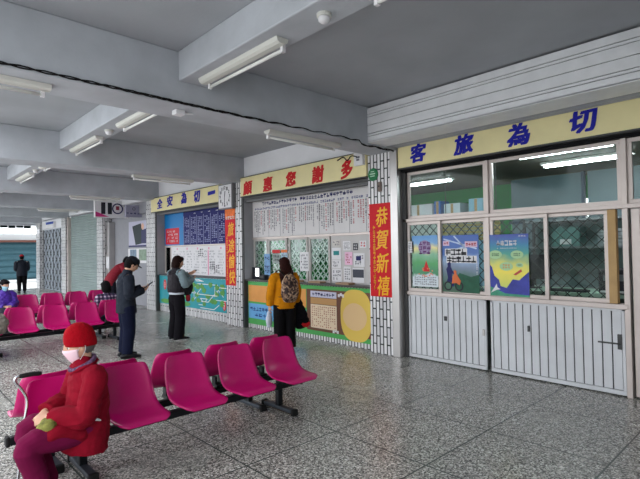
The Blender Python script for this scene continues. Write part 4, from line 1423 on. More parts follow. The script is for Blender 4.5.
def seat_mesh():
    prof = [(.092, .716, .118), (.089, .702, .160), (.076, .645, .186), (.052, .560, .198), (.024, .485, .204), (-.012, .425, .208), (-.060, .388, .210),
            (-.120, .371, .210), (-.190, .368, .208), (-.260, .374, .204), (-.320, .378, .196), (-.355, .372, .180), (-.378, .356, .140)]
    P = catmull(prof, 3)
    nu = 14
    G = []
    m = len(P)
    for i, (y, z, w) in enumerate(P):
        a, b = P[max(i - 1, 0)], P[min(i + 1, m - 1)]
        t = Vector((0, b[0] - a[0], b[1] - a[1])).normalized()
        n = Vector((0, t.z, -t.y))          # towards the sitter
        row = []
        v = i / (m - 1)
        curl = 0.034 * max(0.0, min(1, (0.86 - v) / .45)) * min(1, v / .12 + .35)
        for k in range(nu + 1):
            u = -1 + 2 * k / nu
            row.append((Vector((u * w, y, z)) + n * curl * abs(u) ** 2.6, n))
        G.append(row)
    th = .011
    vs, fs = [], []
    for s in (0, 1):
        for row in G:
            for p, n in row:
                vs.append(p - n * th * s)
    W = nu + 1
    N = m * W
    for i in range(m - 1):
        for k in range(nu):
            a, b, c, d = i * W + k, i * W + k + 1, (i + 1) * W + k + 1, (i + 1) * W + k
            fs += [(a, b, c, d), (d + N, c + N, b + N, a + N)]
    edge = [k for k in range(W)] + [i * W + nu for i in range(1, m)] + [(m - 1) * W + k for k in range(nu - 1, -1, -1)] + [i * W for i in range(m - 2, 0, -1)]
    for a, b in zip(edge, edge[1:] + edge[:1]):
        fs.append((b, a, a + N, b + N))
    q = MB()
    q.add(vs, fs)
    return q


def make_bench(label, loc, n=5):
    """one row of moulded seats on a beam with two legs; seats face -Y"""
    root = thing('waiting_bench', label, 'bench', loc, 0, 'rows of magenta waiting seats')
    L = .515
    MB().box(-L * n / 2 + .02, L * n / 2 - .02, -.03, .03, .215, .275).build('beam', BLKM, root, local=True, bevel=.006)
    for xx in (-.86, 1.0):
        lg = MB().box(xx - .028, xx + .028, -.028, .028, .05, .215).build('leg', BLKM, root, local=True, bevel=.005)
        MB().box(xx - .032, xx + .032, -.22, .22, .018, .056).build('foot', M('worn_grey_metal', (60, 66, 74), 0.4, metal=.4), lg, local=True, bevel=.008)
        MB().box(xx - .036, xx + .036, -.26, -.22, 0, .062).box(xx - .036, xx + .036, .22, .26, 0, .062).build('foot_cap', RUB, lg, local=True, bevel=.010)
    for s in (-1, 1):
        MB().box(s * (L * n / 2 - .02), s * (L * n / 2 + .008), -.036, .036, .208, .282).build('end_cap', RUB, root, local=True, bevel=.008)
    for k in range(n):
        cx = (k - (n - 1) / 2) * L
        q = seat_mesh()
        q.xform(Matrix.Translation((cx, 0, 0)))
        st = q.build('seat', MAG, root, local=True, smooth=True)
        MB().box(cx - .05, cx + .05, -.09, .02, .275, .30).box(cx - .045, cx - .02, -.08, -.02, .30, .372).box(cx + .02, cx + .045, -.08, -.02, .30, .372).build('bracket', BLKM, st, local=True)
    return root


b1 = make_bench('nearest row of magenta seats, where the person in the red coat sits', (1.995, 3.82, 0))
for lab, x, y, rz in (('row of magenta seats back to back with the nearest row, facing away', 2.0, 4.15, math.pi),
                      ('middle row of magenta seats facing the camera, left of the standing man', 2.32, 9.23, 0),
                      ('row of magenta seats facing away, where the person in plaid sits', 2.32, 9.62, math.pi),
                      ('farther row of magenta seats facing the camera, where the person in purple sits', 3.0, 12.05, 0),
                      ('farthest row of magenta seats, facing away behind the person in purple', 3.0, 12.44, math.pi)):
    c = copy_tree(b1)
    c.location = (x, y, 0)
    c.rotation_euler.z = rz
    c['label'] = lab


t = thing('walking_cane', 'bent chrome walking cane with a black grip beside the person in the red coat', 'cane', (.70, 3.75, 0))


# ================================================================ PEOPLE
def fuse(mb, name, mat, parent, voxel=.006, smooth=3, wrinkle=0.0, wscale=7.0, seed=0, label=None):
    me = mb.mesh('tmp')
    o = bpy.data.objects.new('tmp', me)
    COL.objects.link(o)
    r = o.modifiers.new('r', 'REMESH')
    r.mode = 'VOXEL'
    r.voxel_size = voxel
    if smooth:
        s = o.modifiers.new('s', 'SMOOTH')
        s.factor = .5
        s.iterations = smooth
    dg = bpy.context.evaluated_depsgraph_get()
    out = bpy.data.meshes.new_from_object(o.evaluated_get(dg))
    bpy.data.objects.remove(o)
    bpy.data.meshes.remove(me)
    out.name = name
    if wrinkle:
        sv = Vector((seed * 3.7, seed * 1.3, seed * 2.1))
        nrm = [v.normal.copy() for v in out.vertices]
        for v, n in zip(out.vertices, nrm):
            c = v.co
            q = Vector((c.x * wscale, c.y * wscale, c.z * wscale * 1.7)) + sv
            a = noise.noise(q + Vector((noise.noise(q * .6), noise.noise(q * .6 + Vector((5, 5, 5))), 0)) * 1.2)
            f = (1 - abs(a) * 2.2) * wrinkle + noise.noise(q * 2.6) * wrinkle * .35
            v.co = c + n * f
    out.materials.clear()
    out.materials.append(mat)
    for p in out.polygons:
        p.use_smooth = True
    ob = bpy.data.objects.new(name, out)
    COL.objects.link(ob)
    ob.parent = parent
    if label: ob['label'] = label
    return ob


def g2(x, z, cx, cz, sx, sz):
    return math.exp(-((x - cx) / sx) ** 2 - ((z - cz) / sz) ** 2)


def face_y(x, z):
    """front surface of the head in unit head space"""
    return 0


def head_mb(c, mat, s=1.0):
    """head facing +Y in its own frame; mat = rotation"""
    q = MB()
    nu, nv = 48, 36
    vs = []
    for i in range(nv + 1):
        ph = math.pi * (.02 + .96 * i / nv)
        for k in range(nu):
            th = 2 * math.pi * k / nu
            x, y, z = math.sin(ph) * math.sin(th), math.sin(ph) * math.cos(th), math.cos(ph)
            X, Y, Z = x * .074, y * .093, z * .116
            if z < 0:
                X *= 1 - .30 * z * z
                if y < 0:
                    Y *= 1 - .45 * z * z
                else:
                    Y = Y + .018 * z * z * (1 if y > .05 else y / .05)
            if y > 0:
                Y += .021 * g2(x, z, 0, -.20, .15, .17) + .010 * g2(x, z, 0, .0, .12, .2)
                Y -= .010 * (g2(x, z, .40, .03, .2, .13) + g2(x, z, -.40, .03, .2, .13))
                Y += .005 * g2(x, z, 0, .2, .5, .12)
                Y += .007 * g2(x, z, 0, -.55, .25, .12) - .004 * g2(x, z, 0, -.56, .25, .03)
                Y += .008 * g2(x, z, 0, -.86, .25, .16)
                Y += .004 * (g2(x, z, .5, -.25, .2, .2) + g2(x, z, -.5, -.25, .2, .2))
            vs.append(Vector((X, Y, Z)))
    fs = []
    for i in range(nv):
        for k in range(nu):
            fs.append((i * nu + k, i * nu + (k + 1) % nu, (i + 1) * nu + (k + 1) % nu, (i + 1) * nu + k))
    fs.append(tuple(range(nu - 1, -1, -1)))
    fs.append(tuple(nv * nu + k for k in range(nu)))
    q.add(vs, fs)
    for sx in (-1, 1):
        q.ball((sx * .073, -.005, -.008), (.010, .018, .032), 14, 10, Matrix.Rotation(sx * R(-20), 3, 'Z'))
    q.v = [Vector(c) + mat @ (v * s) for v in q.v]
    return q


def hand_mb(w, d, n, sd, curl, s=1.0):
    """w wrist, d finger direction, n palm normal, sd = +1/-1 which side the thumb leaves on"""
    q = MB()
    w, d, n = Vector(w), Vector(d).normalized(), Vector(n).normalized()
    n = (n - d * n.dot(d)).normalized()
    a = d.cross(n).normalized() * sd                 # towards the thumb
    q.sweep([w - d * .02 * s, w + d * .02 * s, w + d * .055 * s, w + d * .088 * s], [(.025 * s, .019 * s), (.033 * s, .018 * s), (.041 * s, .016 * s), (.038 * s, .013 * s)], n=12, side=a, sub=3)
    for off, ln, cr in ((.029, .066, .9), (.0095, .076, 1.0), (-.0105, .071, 1.05), (-.029, .056, 1.15)):
        p = w + d * .082 * s + a * off * s
        dd = (d + a * off * 1.5).normalized()
        pts = [p - dd * .02 * s, p]
        ang = 0
        for f in (.45, .32, .23):
            ang += curl * cr * .5
            v = dd * math.cos(ang) + n * math.sin(ang)
            pts.append(pts[-1] + v * ln * f * s)
        q.sweep(pts, [.0095 * s, .0095 * s, .0088 * s, .008 * s, .0068 * s], n=8, sub=2)
    p = w + d * .025 * s + a * .026 * s
    t1 = (a * .75 + d * .65 + n * .25).normalized()
    t2 = (a * .25 + d * .85 + n * (.25 + curl * .4)).normalized()
    q.sweep([p - t1 * .012 * s, p + t1 * .032 * s, p + t1 * .032 * s + t2 * .026 * s, p + t1 * .032 * s + t2 * .048 * s], [.014 * s, .0115 * s, .0098 * s, .0078 * s], n=8, sub=2)
    return q


def std(h):
    """standing joints, facing +Y, right = +X"""
    J = {'h': h,
         'spine': [(0, 0, .47 * h), (0, -.004 * h, .53 * h), (0, 0, .62 * h), (0, -.004 * h, .74 * h), (0, -.010 * h, .83 * h)],
         'head': (0, .012 * h, .925 * h), 'pitch': 0, 'yaw': 0, 'hs': 1.0}
    for s, k in ((-1, 'L'), (1, 'R')):
        J['arm' + k] = [(s * .108 * h, -.006 * h, .795 * h), (s * .135 * h, -.015 * h, .625 * h), (s * .14 * h, .025 * h, .485 * h)]
        J['hand' + k] = ((0, .1, -1), (-s, .1, 0), .5)
        J['leg' + k] = [(s * .055 * h, 0, .50 * h), (s * .058 * h, .012 * h, .275 * h), (s * .06 * h, -.012 * h, .045 * h)]
        J['toe' + k] = (s * .15, 1, 0)
    return J


def lerp3(a, b, t):
    return Vector(a).lerp(Vector(b), t)


class Person:
    def __init__(s, label, loc, rz, J, skin=SKIN, voxel=.006, group=None):
        s.J, s.h = J, J['h']
        s.root = thing('person', label, 'person', loc, rz, group)
        s.vox = voxel
        h = s.h
        s.hm = Matrix.Rotation(R(J['yaw']), 3, 'Z') @ Matrix.Rotation(R(-J['pitch']), 3, 'X')
        q = MB()
        sp = J['spine']
        q.sweep(sp, [(.085 * h, .06 * h), (.092 * h, .062 * h), (.076 * h, .052 * h), (.088 * h, .058 * h), (.036 * h, .034 * h)], n=18, side=(1, 0, 0))
        hc = Vector(J['head'])
        q.sweep([lerp3(sp[3], sp[4], .7), sp[4], hc + s.hm @ Vector((0, -.02, -.06))], [.036 * h, .034 * h, .034 * h], n=12)
        hd = head_mb(hc, s.hm, J['hs'])
        q.add(hd.v, hd.f)
        for k, sg in (('L', -1), ('R', 1)):
            a = J['arm' + k]
            q.sweep([lerp3(sp[3], a[0], .45) + Vector((0, 0, .02)), a[0], lerp3(a[0], a[1], .5), a[1], lerp3(a[1], a[2], .35), a[2]], [.034 * h, .031 * h, .028 * h, .023 * h, .024 * h, .0155 * h], n=12)
            d, n, c = J['hand' + k]
            thumb = -1 if sg > 0 else 1
            thumb = J.get('thumb' + k, thumb)
            hm_ = hand_mb(a[2], d, n, thumb, c, h / 1.65)
            q.add(hm_.v, hm_.f)
            l = J['leg' + k]
            q.sweep([Vector(l[0]) + Vector((0, 0, .0)), lerp3(l[0], l[1], .4), l[1], lerp3(l[1], l[2], .35), l[2]], [.052 * h, .047 * h, .034 * h, .034 * h, .022 * h], n=14)
            td = Vector(J['toe' + k]).normalized()
            an = Vector(l[2])
            q.sweep([an, an + Vector((0, 0, -.012 * h)) + td * .02 * h, an + td * .085 * h + Vector((0, 0, -.028 * h))], [.022 * h, .022 * h, .014 * h], n=10)
        s.body = fuse(q, 'body', skin, s.root, voxel, 3)

    def H(s, v):
        return Vector(s.J['head']) + s.hm @ (Vector(v) * s.J['hs'])

    def eyes(s, brow=INK):
        for sx in (-1, 1):
            e = MB().ball((0, 0, 0), (.0125, .011, .0075), 14, 10)
            e.v = [s.H(Vector((sx * .030, .073, .003)) + v) for v in e.v]
            ob = e.build('eye', EYEW, s.root, local=True, smooth=True)
            e = MB().ball((0, 0, 0), (.0062, .004, .0062), 12, 8)
            e.v = [s.H(Vector((sx * .030, .0825, .003)) + v) for v in e.v]
            e.build('iris', EYEB, ob, local=True, smooth=True)
            b = MB().sweep([s.H((sx * .014, .087, .026)), s.H((sx * .03, .085, .031)), s.H((sx * .048, .074, .026))], [.003, .0036, .002], n=6)
            b.build('eyebrow', brow, s.root, local=True, smooth=True)
        m = MB().sweep([s.H((-.022, .084, -.064)), s.H((0, .0925, -.063)), s.H((.022, .084, -.064))], [(.003, .003), (.006, .005), (.003, .003)], n=8)
        m.build('lips', LIPS, s.root, local=True, smooth=True)

    def torso_wear(s, name, mat, pts, radii, sleeve=(.044, .040, .034), cuffs=1.0, wr=.004, seed=1, label=None, sleeve_mat=None, ws=7.0, sleeves=True):
        J, h = s.J, s.h
        q = MB()
        q.sweep(pts, radii, n=22, side=(1, 0, 0), flat0=True)
        sq = q if sleeve_mat is None else MB()
        if sleeves:
            for k in 'LR':
                a = J['arm' + k]
                c = J['spine'][3]
                w = lerp3(a[1], a[2], cuffs)
                sq.sweep([lerp3(c, a[0], .4) + Vector((0, 0, .015)), a[0], lerp3(a[0], a[1], .5), a[1], lerp3(a[1], a[2], .5 * cuffs), w],
                         [sleeve[0] * h * 1.02, sleeve[0] * h, sleeve[0] * h * .97, sleeve[1] * h, sleeve[1] * h * .95, sleeve[2] * h], n=14, flat1=True)
        ob = fuse(q, name, mat, s.root, s.vox * 1.15, 3, wr, ws, seed, label)
        if sleeve_mat is not None and sleeves:
            fuse(sq, 'sleeves', sleeve_mat, s.root, s.vox * 1.1, 3, wr, ws, seed + 5)
        return ob

    def trousers(s, mat, top, r=(.062, .054, .046, .042), wr=.003, seed=2, end=.97, hip=(.098, .07), name='trousers'):
        J, h = s.J, s.h
        q = MB()
        sp = J['spine']
        q.sweep([sp[0], sp[1], top], [(hip[0] * h * .95, hip[1] * h), (hip[0] * h, hip[1] * h), (hip[0] * h * .9, hip[1] * h * .92)], n=18, side=(1, 0, 0))
        for k in 'LR':
            l = J['leg' + k]
            q.sweep([l[0], lerp3(l[0], l[1], .45), l[1], lerp3(l[1], l[2], .5), lerp3(l[1], l[2], end)], [r[0] * h * 1.04, r[0] * h, r[1] * h, r[2] * h, r[3] * h], n=16, flat1=True)
        return fuse(q, name, mat, s.root, s.vox * 1.15, 3, wr, 6.0, seed)

    def shoes(s, mat, sole=None):
        J, h = s.J, s.h
        for k in 'LR':
            l = J['leg' + k]
            td = Vector(J['toe' + k]).normalized()
            an = Vector(l[2])
            base = an.z - .045 * h + .001
            p0 = Vector((an.x, an.y, base))
            U = Vector((0, 0, 1))
            q = MB()
            q.sweep([p0 - td * .045 * h + U * .022 * h, p0 + U * .030 * h, p0 + td * .05 * h + U * .024 * h, p0 + td * .10 * h + U * .016 * h, p0 + td * .122 * h + U * .013 * h],
                    [(.022 * h, .020 * h), (.026 * h, .029 * h), (.029 * h, .023 * h), (.028 * h, .0155 * h), (.018 * h, .012 * h)], n=14, side=td.cross(U))
            q.sweep([an + U * .01 * h, p0 + U * .03 * h], [.026 * h, .027 * h], n=12)
            for v in q.v:
                v.z = max(v.z, base)
            ob = fuse(q, 'shoe', mat, s.root, .005, 2)
            z = MB()
            side = td.cross(U)
            out = []
            for i in range(24):
                a = 2 * math.pi * i / 24
                out.append(p0 + td * (.038 * h + .088 * h * math.cos(a)) + side * .029 * h * math.sin(a) * (1 + .1 * math.cos(a)))
            z.poly(out, (0, 0, 1), .012)
            z.build('sole', sole or RUB, ob, local=True)

    def mask(s, mat, strap=True):
        vs, fs = [], []
        nu, nv = 18, 8
        for i in range(nv + 1):
            zz = -.115 + i / nv * .105
            for k in range(nu + 1):
                a = R(-72 + 144 * k / nu)
                z = zz / .116
                rr = math.sqrt(max(.05, 1 - min(.95, abs(z)) ** 2 * .75))
                X = .080 * math.sin(a) * rr * (1 - .12 * (1 - i / nv))
                Y = .099 * math.cos(a) * rr + .009 * math.cos(a) ** 6 + .008 * math.exp(-(z + .2) ** 2 / .03) * math.cos(a) ** 10
                edge = .010 * (abs(k / nu * 2 - 1) ** 3)
                vs.append(s.H((X, Y, zz * (1 - edge))))
        W = nu + 1
        n = len(vs)
        vs2 = [Vector(s.J['head']) + (v - Vector(s.J['head'])) * .97 for v in vs]
        for i in range(nv):
            for k in range(nu):
                a, b, c, d = i * W + k, i * W + k + 1, (i + 1) * W + k + 1, (i + 1) * W + k
                fs += [(a, b, c, d), (a + n, d + n, c + n, b + n)]
        e = list(range(W)) + [i * W + nu for i in range(1, nv + 1)] + [nv * W + k for k in range(nu - 1, -1, -1)] + [i * W for i in range(nv - 1, 0, -1)]
        for a, b in zip(e, e[1:] + e[:1]):
            fs.append((a, b, b + n, a + n))
        q = MB()
        q.add(vs + vs2, fs)
        ob = q.build('face_mask', mat, s.root, local=True, smooth=True)
        if strap:
            for sx in (-1, 1):
                st = MB().sweep([s.H((sx * .076, .028, -.022)), s.H((sx * .081, .01, .012)), s.H((sx * .084, -.008, .022)), s.H((sx * .085, -.02, -.005)), s.H((sx * .08, -.01, -.04)), s.H((sx * .076, .024, -.085))], .0018, n=6)
                st.build('ear_loop', PAPER, ob, local=True, smooth=True)
        return ob

    def hair(s, mat, style='short', length=.3):
        q = MB()

        def hb(c, r, n=24):
            b = MB().ball((0, 0, 0), r, n, 18)
            b.v = [s.H(Vector(c) + v) for v in b.v]
            q.add(b.v, b.f)
        hb((0, -.018, .022), (.084, .094, .106))
        if style == 'short':
            hb((0, -.035, -.02), (.078, .075, .075))
            hb((0, .045, .075), (.06, .045, .045))
        elif style == 'hat':
            q = MB()
            hb((0, -.03, -.012), (.076, .070, .062))
        elif style == 'bob':
            hb((0, -.03, -.03), (.092, .082, .10))
            hb((0, -.045, -.075), (.088, .060, .06))
            hb((0, .05, .07), (.064, .045, .045))
        elif style == 'long':
            hb((0, -.035, -.03), (.09, .08, .10))
            hb((0, .045, .075), (.062, .045, .045))
            b = s.J['spine'][4]
            p = [s.H((0, -.05, 0)), s.H((0, -.065, -.10)), Vector(b) + Vector((0, -.075, -.03)), Vector(b) + Vector((0, -.095, -.03 - length * .5)), Vector(b) + Vector((0, -.10, -.03 - length))]
            q.sweep(p, [(.08, .05), (.098, .055), (.11, .04), (.10, .035), (.055, .02)], n=18, side=(1, 0, 0))
        return fuse(q, 'hair', mat, s.root, .006, 3, .004, 26, 4)

    def beanie(s, mat):
        q = MB()
        prof = [(-.004, 1.0), (.03, 1.02), (.065, .97), (.098, .82), (.124, .56), (.14, .24)]
        vs = []
        b = MB()
        b.lathe((0, 0, 0), [(r, z) for z, r in prof], 'Z', 28)
        b.v = [Vector((v.x * .086, v.y * .103 - .010 - max(0, v.z - .05) * .12, v.z * 1.0 + .020 + v.y * .016)) for v in b.v]
        b.v = [s.H(v) for v in b.v]
        ob = fuse(b, 'hat', mat, s.root, .005, 2, .0025, 40, 3)
        c = MB()
        ring = [s.H((.089 * math.cos(a), .108 * math.sin(a) - .012, .020 - .02 * math.sin(a))) for a in [2 * math.pi * k / 28 for k in range(29)]]
        c.sweep(ring, (.006, .026), n=10, sub=1, side=(0, 0, 1)) if False else None
        band = MB().lathe((0, 0, 0), [(.93, -.012), (1.02, -.014), (1.05, .0), (1.06, .028), (1.03, .046), (.95, .046)], 'Z', 32)
        band.v = [s.H((v.x * .084, v.y * .101 - .010, v.z + .012 + v.y * .016)) for v in band.v]
        band.build('hat_band', mat, ob, local=True, smooth=True)
        return ob

    def cap(s, mat):
        b = MB().lathe((0, 0, 0), [(1.0, 0), (1.01, .03), (.9, .065), (.62, .09), (.25, .1), (.0, .102)], 'Z', 28)
        b.v = [s.H((v.x * .084, v.y * .104 - .006, v.z + .03)) for v in b.v]
        ob = fuse(b, 'cap', mat, s.root, .005, 2)
        pts = []
        for k in range(13):
            a = R(20 + 140 * k / 12)
            pts.append((.07 * math.cos(a), .075 + .085 * math.sin(a), .024))
        pts += [(-.068, .06, .034), (0, .088, .036), (.068, .06, .034)]
        v = MB().poly([s.H(p) for p in pts], s.hm @ Vector((0, 0, 1)), .006)
        v.build('visor', mat, ob, local=True)
        return ob


def wear_pts(sp, hem):
    return hem + [sp[2], sp[3], sp[4]]


# ---- 1. elderly person in red, sitting sideways on the nearest bench
redc = M('red_fleece', (128, 10, 32), 0.9, var=.12, vscale=14, bump=.4, bscale=160)
plum = M('plum_trousers', (104, 12, 56), 0.85, var=.1, vscale=10)
J = std(1.50)
J['spine'] = [(0, -.01, .46), (0, -.02, .52), (0, -.03, .62), (0, -.015, .74), (0, .005, .835)]
J['head'] = (0.02, .022, .98); J['pitch'] = 8; J['yaw'] = -4; J['hs'] = .98
J['armR'] = [(.15, -.02, .775), (.19, .05, .575), (.06, .235, .555)]
J['armL'] = [(-.15, -.03, .775), (-.20, .05, .545), (-.04, .23, .545)]
J['handR'] = ((-.8, .45, -.1), (.1, -.3, -1), .9)
J['handL'] = ((.85, .45, .1), (-.1, -.3, -1), .9)
J['thumbR'], J['thumbL'] = 1, -1
J['legR'] = [(.085, .0, .43), (.10, .32, .455), (.07, .20, .066)]
J['legL'] = [(-.085, .0, .43), (-.11, .36, .415), (-.08, .28, .066)]
J['toeR'] = (.1, 1, 0); J['toeL'] = (-.1, 1, 0)
P = Person('elderly person in red beanie, red coat and pink mask sitting on the nearest bench', (1.07, 3.56, 0), R(90), J, voxel=.005)
P.eyes(INKG)
P.trousers(plum, (0, -.05, .58), r=(.062, .052, .046, .043), hip=(.105, .085))
P.torso_wear('coat', redc, [(0, .0, .27), (0, -.01, .38), (0, -.02, .52), (0, -.025, .63), (0, -.015, .75), (0, .005, .85)],
             [(.19, .145), (.188, .145), (.175, .138), (.165, .128), (.152, .11), (.07, .065)], sleeve=(.050, .048, .040), cuffs=.93, wr=.006, seed=3, ws=9)
q = MB()
for sx in (-1, 1):
    q.sweep([(sx * .11, .06, .42), (sx * .12, .18, .47), (sx * .125, .25, .455)], [(.085, .06), (.082, .055), (.075, .045)], n=14, side=(1, 0, 0))
fuse(q, 'coat_skirt', redc, P.root, .006, 4, .005, 9, 8)
q = MB().sweep([P.H((.075, .05, -.145)), P.H((0, .085, -.16)), P.H((-.075, .05, -.145)), P.H((-.09, -.04, -.115)), P.H((0, -.085, -.10)), P.H((.09, -.04, -.115)), P.H((.075, .05, -.145))], .014, n=10)
fuse(q, 'scarf', M('patterned_scarf', (96, 70, 96), 0.8, var=.8, vscale=60), P.root, .005, 2, .003, 30, 2)
q = MB().sweep([(.02, .075, .80), (.085, .05, .83), (.10, -.02, .855), (.02, -.085, .865), (-.07, -.02, .855), (-.055, .05, .83), (.015, .075, .80)], [(.022, .016)] * 7, n=10)
fuse(q, 'coat_collar', redc, P.root, .005, 2, .002, 20, 6)
P.beanie(M('red_knit', (158, 4, 22), 0.85, bump=.8, bscale=130))
P.mask(M('pale_pink_mask', (242, 206, 216), 0.7))
P.hair(M('grey_hair', (90, 86, 84), .6), 'hat')
P.shoes(M('brown_shoe', (74, 50, 46), 0.5))
for k in 'LR':
    l = J['leg' + k]
    MB().tube([Vector(l[2]) + Vector((0, .01, .0)), lerp3(l[2], l[1], .22)], .047, 14).build('sock', M('blue_sock', (56, 66, 130), .8), P.root, local=True, smooth=True)
q = MB()
for k in range(5):
    pass
q.sweep([(-.185, .02, .50), (-.20, .0, .515), (-.205, -.04, .50)], [(.012, .008), (.018, .012), (.010, .006)], n=8)
fuse(q, 'pocket_tissue', PAPER, P.root, .004, 1)

# pouch on the lap
t = thing('shoulder_pouch', 'small green and orange pouch on the lap of the person in the red coat', 'bag', (.80, 3.52, .47))
q = MB().sweep([(.86, 3.47, .525), (.82, 3.465, .515), (.785, 3.47, .50)], [(.055, .03), (.075, .045), (.05, .03)], n=18, side=(0, 1, 0))
fuse(MB().add([v - Vector((.80, 3.52, .47)) for v in q.v], q.f), 'pouch', M('olive_print_cloth', (122, 120, 62), .8, var=.5, vscale=30), t, .005, 2, .003, 20)
q = MB().sweep([(.85, 3.43, .505), (.81, 3.42, .49), (.775, 3.44, .48)], [(.018, .02), (.025, .022), (.015, .015)], n=10)
fuse(MB().add([v - Vector((.80, 3.52, .47)) for v in q.v], q.f), 'flap', M('orange_print_cloth', (206, 96, 44), .8, var=.3, vscale=30), t, .005, 1)

# cane
t = [o for o in bpy.data.objects if o.name == 'walking_cane'][0]
MB().sweep([(.70, 3.75, .02), (.728, 3.75, .30), (.748, 3.75, .48), (.765, 3.75, .62), (.735, 3.75, .70), (.695, 3.75, .76), (.70, 3.75, .79), (.735, 3.75, .795)], .0095, n=10, sub=6).build('shaft', CHROME, t, smooth=True)
MB().sweep([(.73, 3.75, .795), (.79, 3.75, .797), (.84, 3.75, .793)], .016, n=12).build('grip', RUB, t, smooth=True)
MB().lathe((.70, 3.75, 0), [(.02, 0), (.018, .02), (.013, .05)], 'Z', 14).build('rubber_tip', RUB, t)

# ---- 2. man with phone
slate = M('slate_jacket', (33, 38, 48), 0.75, var=.1, vscale=12)
h = 1.57
J = std(h)
J['spine'][4] = (0, .022, .825 * h); J['spine'][3] = (0, -.004, .735 * h)
J['head'] = (0, .088, 1.435); J['pitch'] = 32
J['armR'] = [(.165, .0, 1.235), (.20, .0, .97), (.08, .22, 1.03)]
J['armL'] = [(-.165, .0, 1.235), (-.20, .0, .97), (-.06, .24, 1.05)]
J['handR'] = ((-.35, .9, .15), (-.6, -.2, .7), .8)
J['handL'] = ((.3, .9, .2), (.5, -.2, .8), .8)
J['thumbR'], J['thumbL'] = -1, 1
P = Person('man in dark cap and slate jacket standing beside the benches, looking down at a phone', (2.86, 7.45, 0), R(-97), J)
P.eyes()
P.trousers(M('navy_trousers', (15, 20, 42), .8, var=.08), (0, 0, .92), r=(.066, .058, .054, .052), end=.99)
sp = J['spine']
P.torso_wear('jacket', slate, [(0, 0, .69), (0, 0, .78), (0, -.005, .88), (0, 0, 1.0), (0, -.005, 1.16), (0, .022, 1.31)],
             [(.185, .145), (.185, .142), (.18, .135), (.178, .132), (.172, .125), (.075, .07)], sleeve=(.050, .045, .038), wr=.006, seed=4)
q = MB().sweep([(0, .012, 1.27), (0, .03, 1.345)], [(.085, .08), (.075, .07)], n=18, side=(1, 0, 0), flat1=True, flat0=True)
fuse(q, 'collar', slate, P.root, .006, 2, .002)
P.hair(HAIRB, 'short')
P.cap(M('black_cap', (24, 26, 32), .8))
P.shoes(M('black_shoe', (22, 22, 26), .35))
t = thing('phone', 'dark phone held by the man in the slate jacket', 'phone', (3.165, 7.41, 1.04), R(-97))
MB().box(-.036, .036, -.075, .075, -.005, .005).xform(Matrix.Translation((.0, .03, .06)) @ Matrix.Rotation(R(35), 4, 'X')).build('body', INK, t, local=True, bevel=.003)
MB().box(-.032, .032, -.068, .068, .005, .006).xform(Matrix.Translation((.0, .03, .06)) @ Matrix.Rotation(R(35), 4, 'X')).build('screen', M('dim_screen', (60, 70, 84), .15), t, local=True)

# ---- 3. person in puffy vest reading the counter
h = 1.54
J = std(h)
J['head'] = (0, .035, 1.425); J['pitch'] = 12; J['yaw'] = -14
J['armR'] = [(.16, 0, 1.225), (.20, .05, 1.02), (.10, .27, 1.10)]
J['armL'] = [(-.16, 0, 1.225), (-.19, .07, 1.03), (-.05, .30, 1.20)]
J['handR'] = ((-.3, .9, .2), (-.7, -.1, .6), .7)
J['handL'] = ((.15, .95, .25), (.5, -.1, .8), .5)
P = Person('person in dark puffy vest with grey sleeves standing before the turquoise route map', (4.09, 8.24, 0), R(-84), J)
P.eyes()
P.trousers(M('charcoal_trousers', (20, 18, 23), .85, var=.08), (0, 0, .93), r=(.064, .060, .062, .064), end=1.06)
P.torso_wear('shirt', M('white_shirt_hem', (206, 212, 222), .8), [(0, 0, .84), (0, 0, .92), (0, 0, 1.0)], [(.165, .125), (.165, .125), (.15, .12)], sleeves=False, wr=.003)
P.torso_wear('vest', M('dark_plum_vest', (30, 24, 32), .6, var=.15, vscale=9), [(0, 0, .88), (0, 0, .95), (0, -.005, 1.05), (0, -.008, 1.17), (0, -.012, 1.285)],
             [(.18, .145), (.185, .155), (.18, .15), (.175, .14), (.085, .08)], sleeve=(.053, .044, .035), sleeve_mat=M('grey_teal_sleeve', (128, 146, 152), .85, var=.08), wr=.007, seed=6, ws=10)
q = MB().sweep([(-.09, -.06, 1.24), (0, -.11, 1.22), (.09, -.06, 1.24), (.07, .06, 1.26), (0, .075, 1.235), (-.07, .06, 1.26), (-.09, -.06, 1.24)], .042, n=12)
fuse(q, 'hood', M('dark_plum_vest', (30, 24, 32), .6), P.root, .007, 3, .004)
P.hair(M('brown_black_hair', (34, 18, 15), .8, bump=.6, bscale=90), 'bob')
P.shoes(M('black_shoe', (22, 22, 26), .35), PAPER)
t = thing('shoulder_bag', 'black shoulder bag on the hip of the person in the puffy vest', 'bag', (4.27, 8.18, .84))
q = MB().sweep([(0, 0, .02), (.0, 0, .12), (.0, 0, .24)], [(.10, .055), (.12, .075), (.085, .05)], n=18, side=(1, 0, 0))
fuse(q, 'body', M('black_nylon', (26, 26, 32), .6), t, .006, 3, .004, 12)
MB().sweep([(-.08, 0, .23), (-.12, -.01, .34), (-.16, -.07, .45)], (.014, .004), n=8).build('strap', M('black_nylon', (26, 26, 32), .6), t, smooth=True, local=True)
t = thing('red_pouch', 'small red pouch hanging below the black shoulder bag', 'bag', (4.28, 8.16, .69))
q = MB().sweep([(0, 0, .02), (0, 0, .09), (0, 0, .135)], [(.045, .02), (.05, .025), (.035, .015)], n=14, side=(1, 0, 0))
fuse(q, 'body', M('red_cloth', (160, 34, 46), .7), t, .005, 2)
MB().sweep([(-.02, 0, .13), (0, 0, .17), (.02, 0, .13)], .004, n=6).build('loop', RUB, t, local=True, smooth=True)
t = thing('phone', 'small dark phone in the raised hand of the person in the puffy vest', 'phone', (4.49, 8.33, 1.185), R(-84))
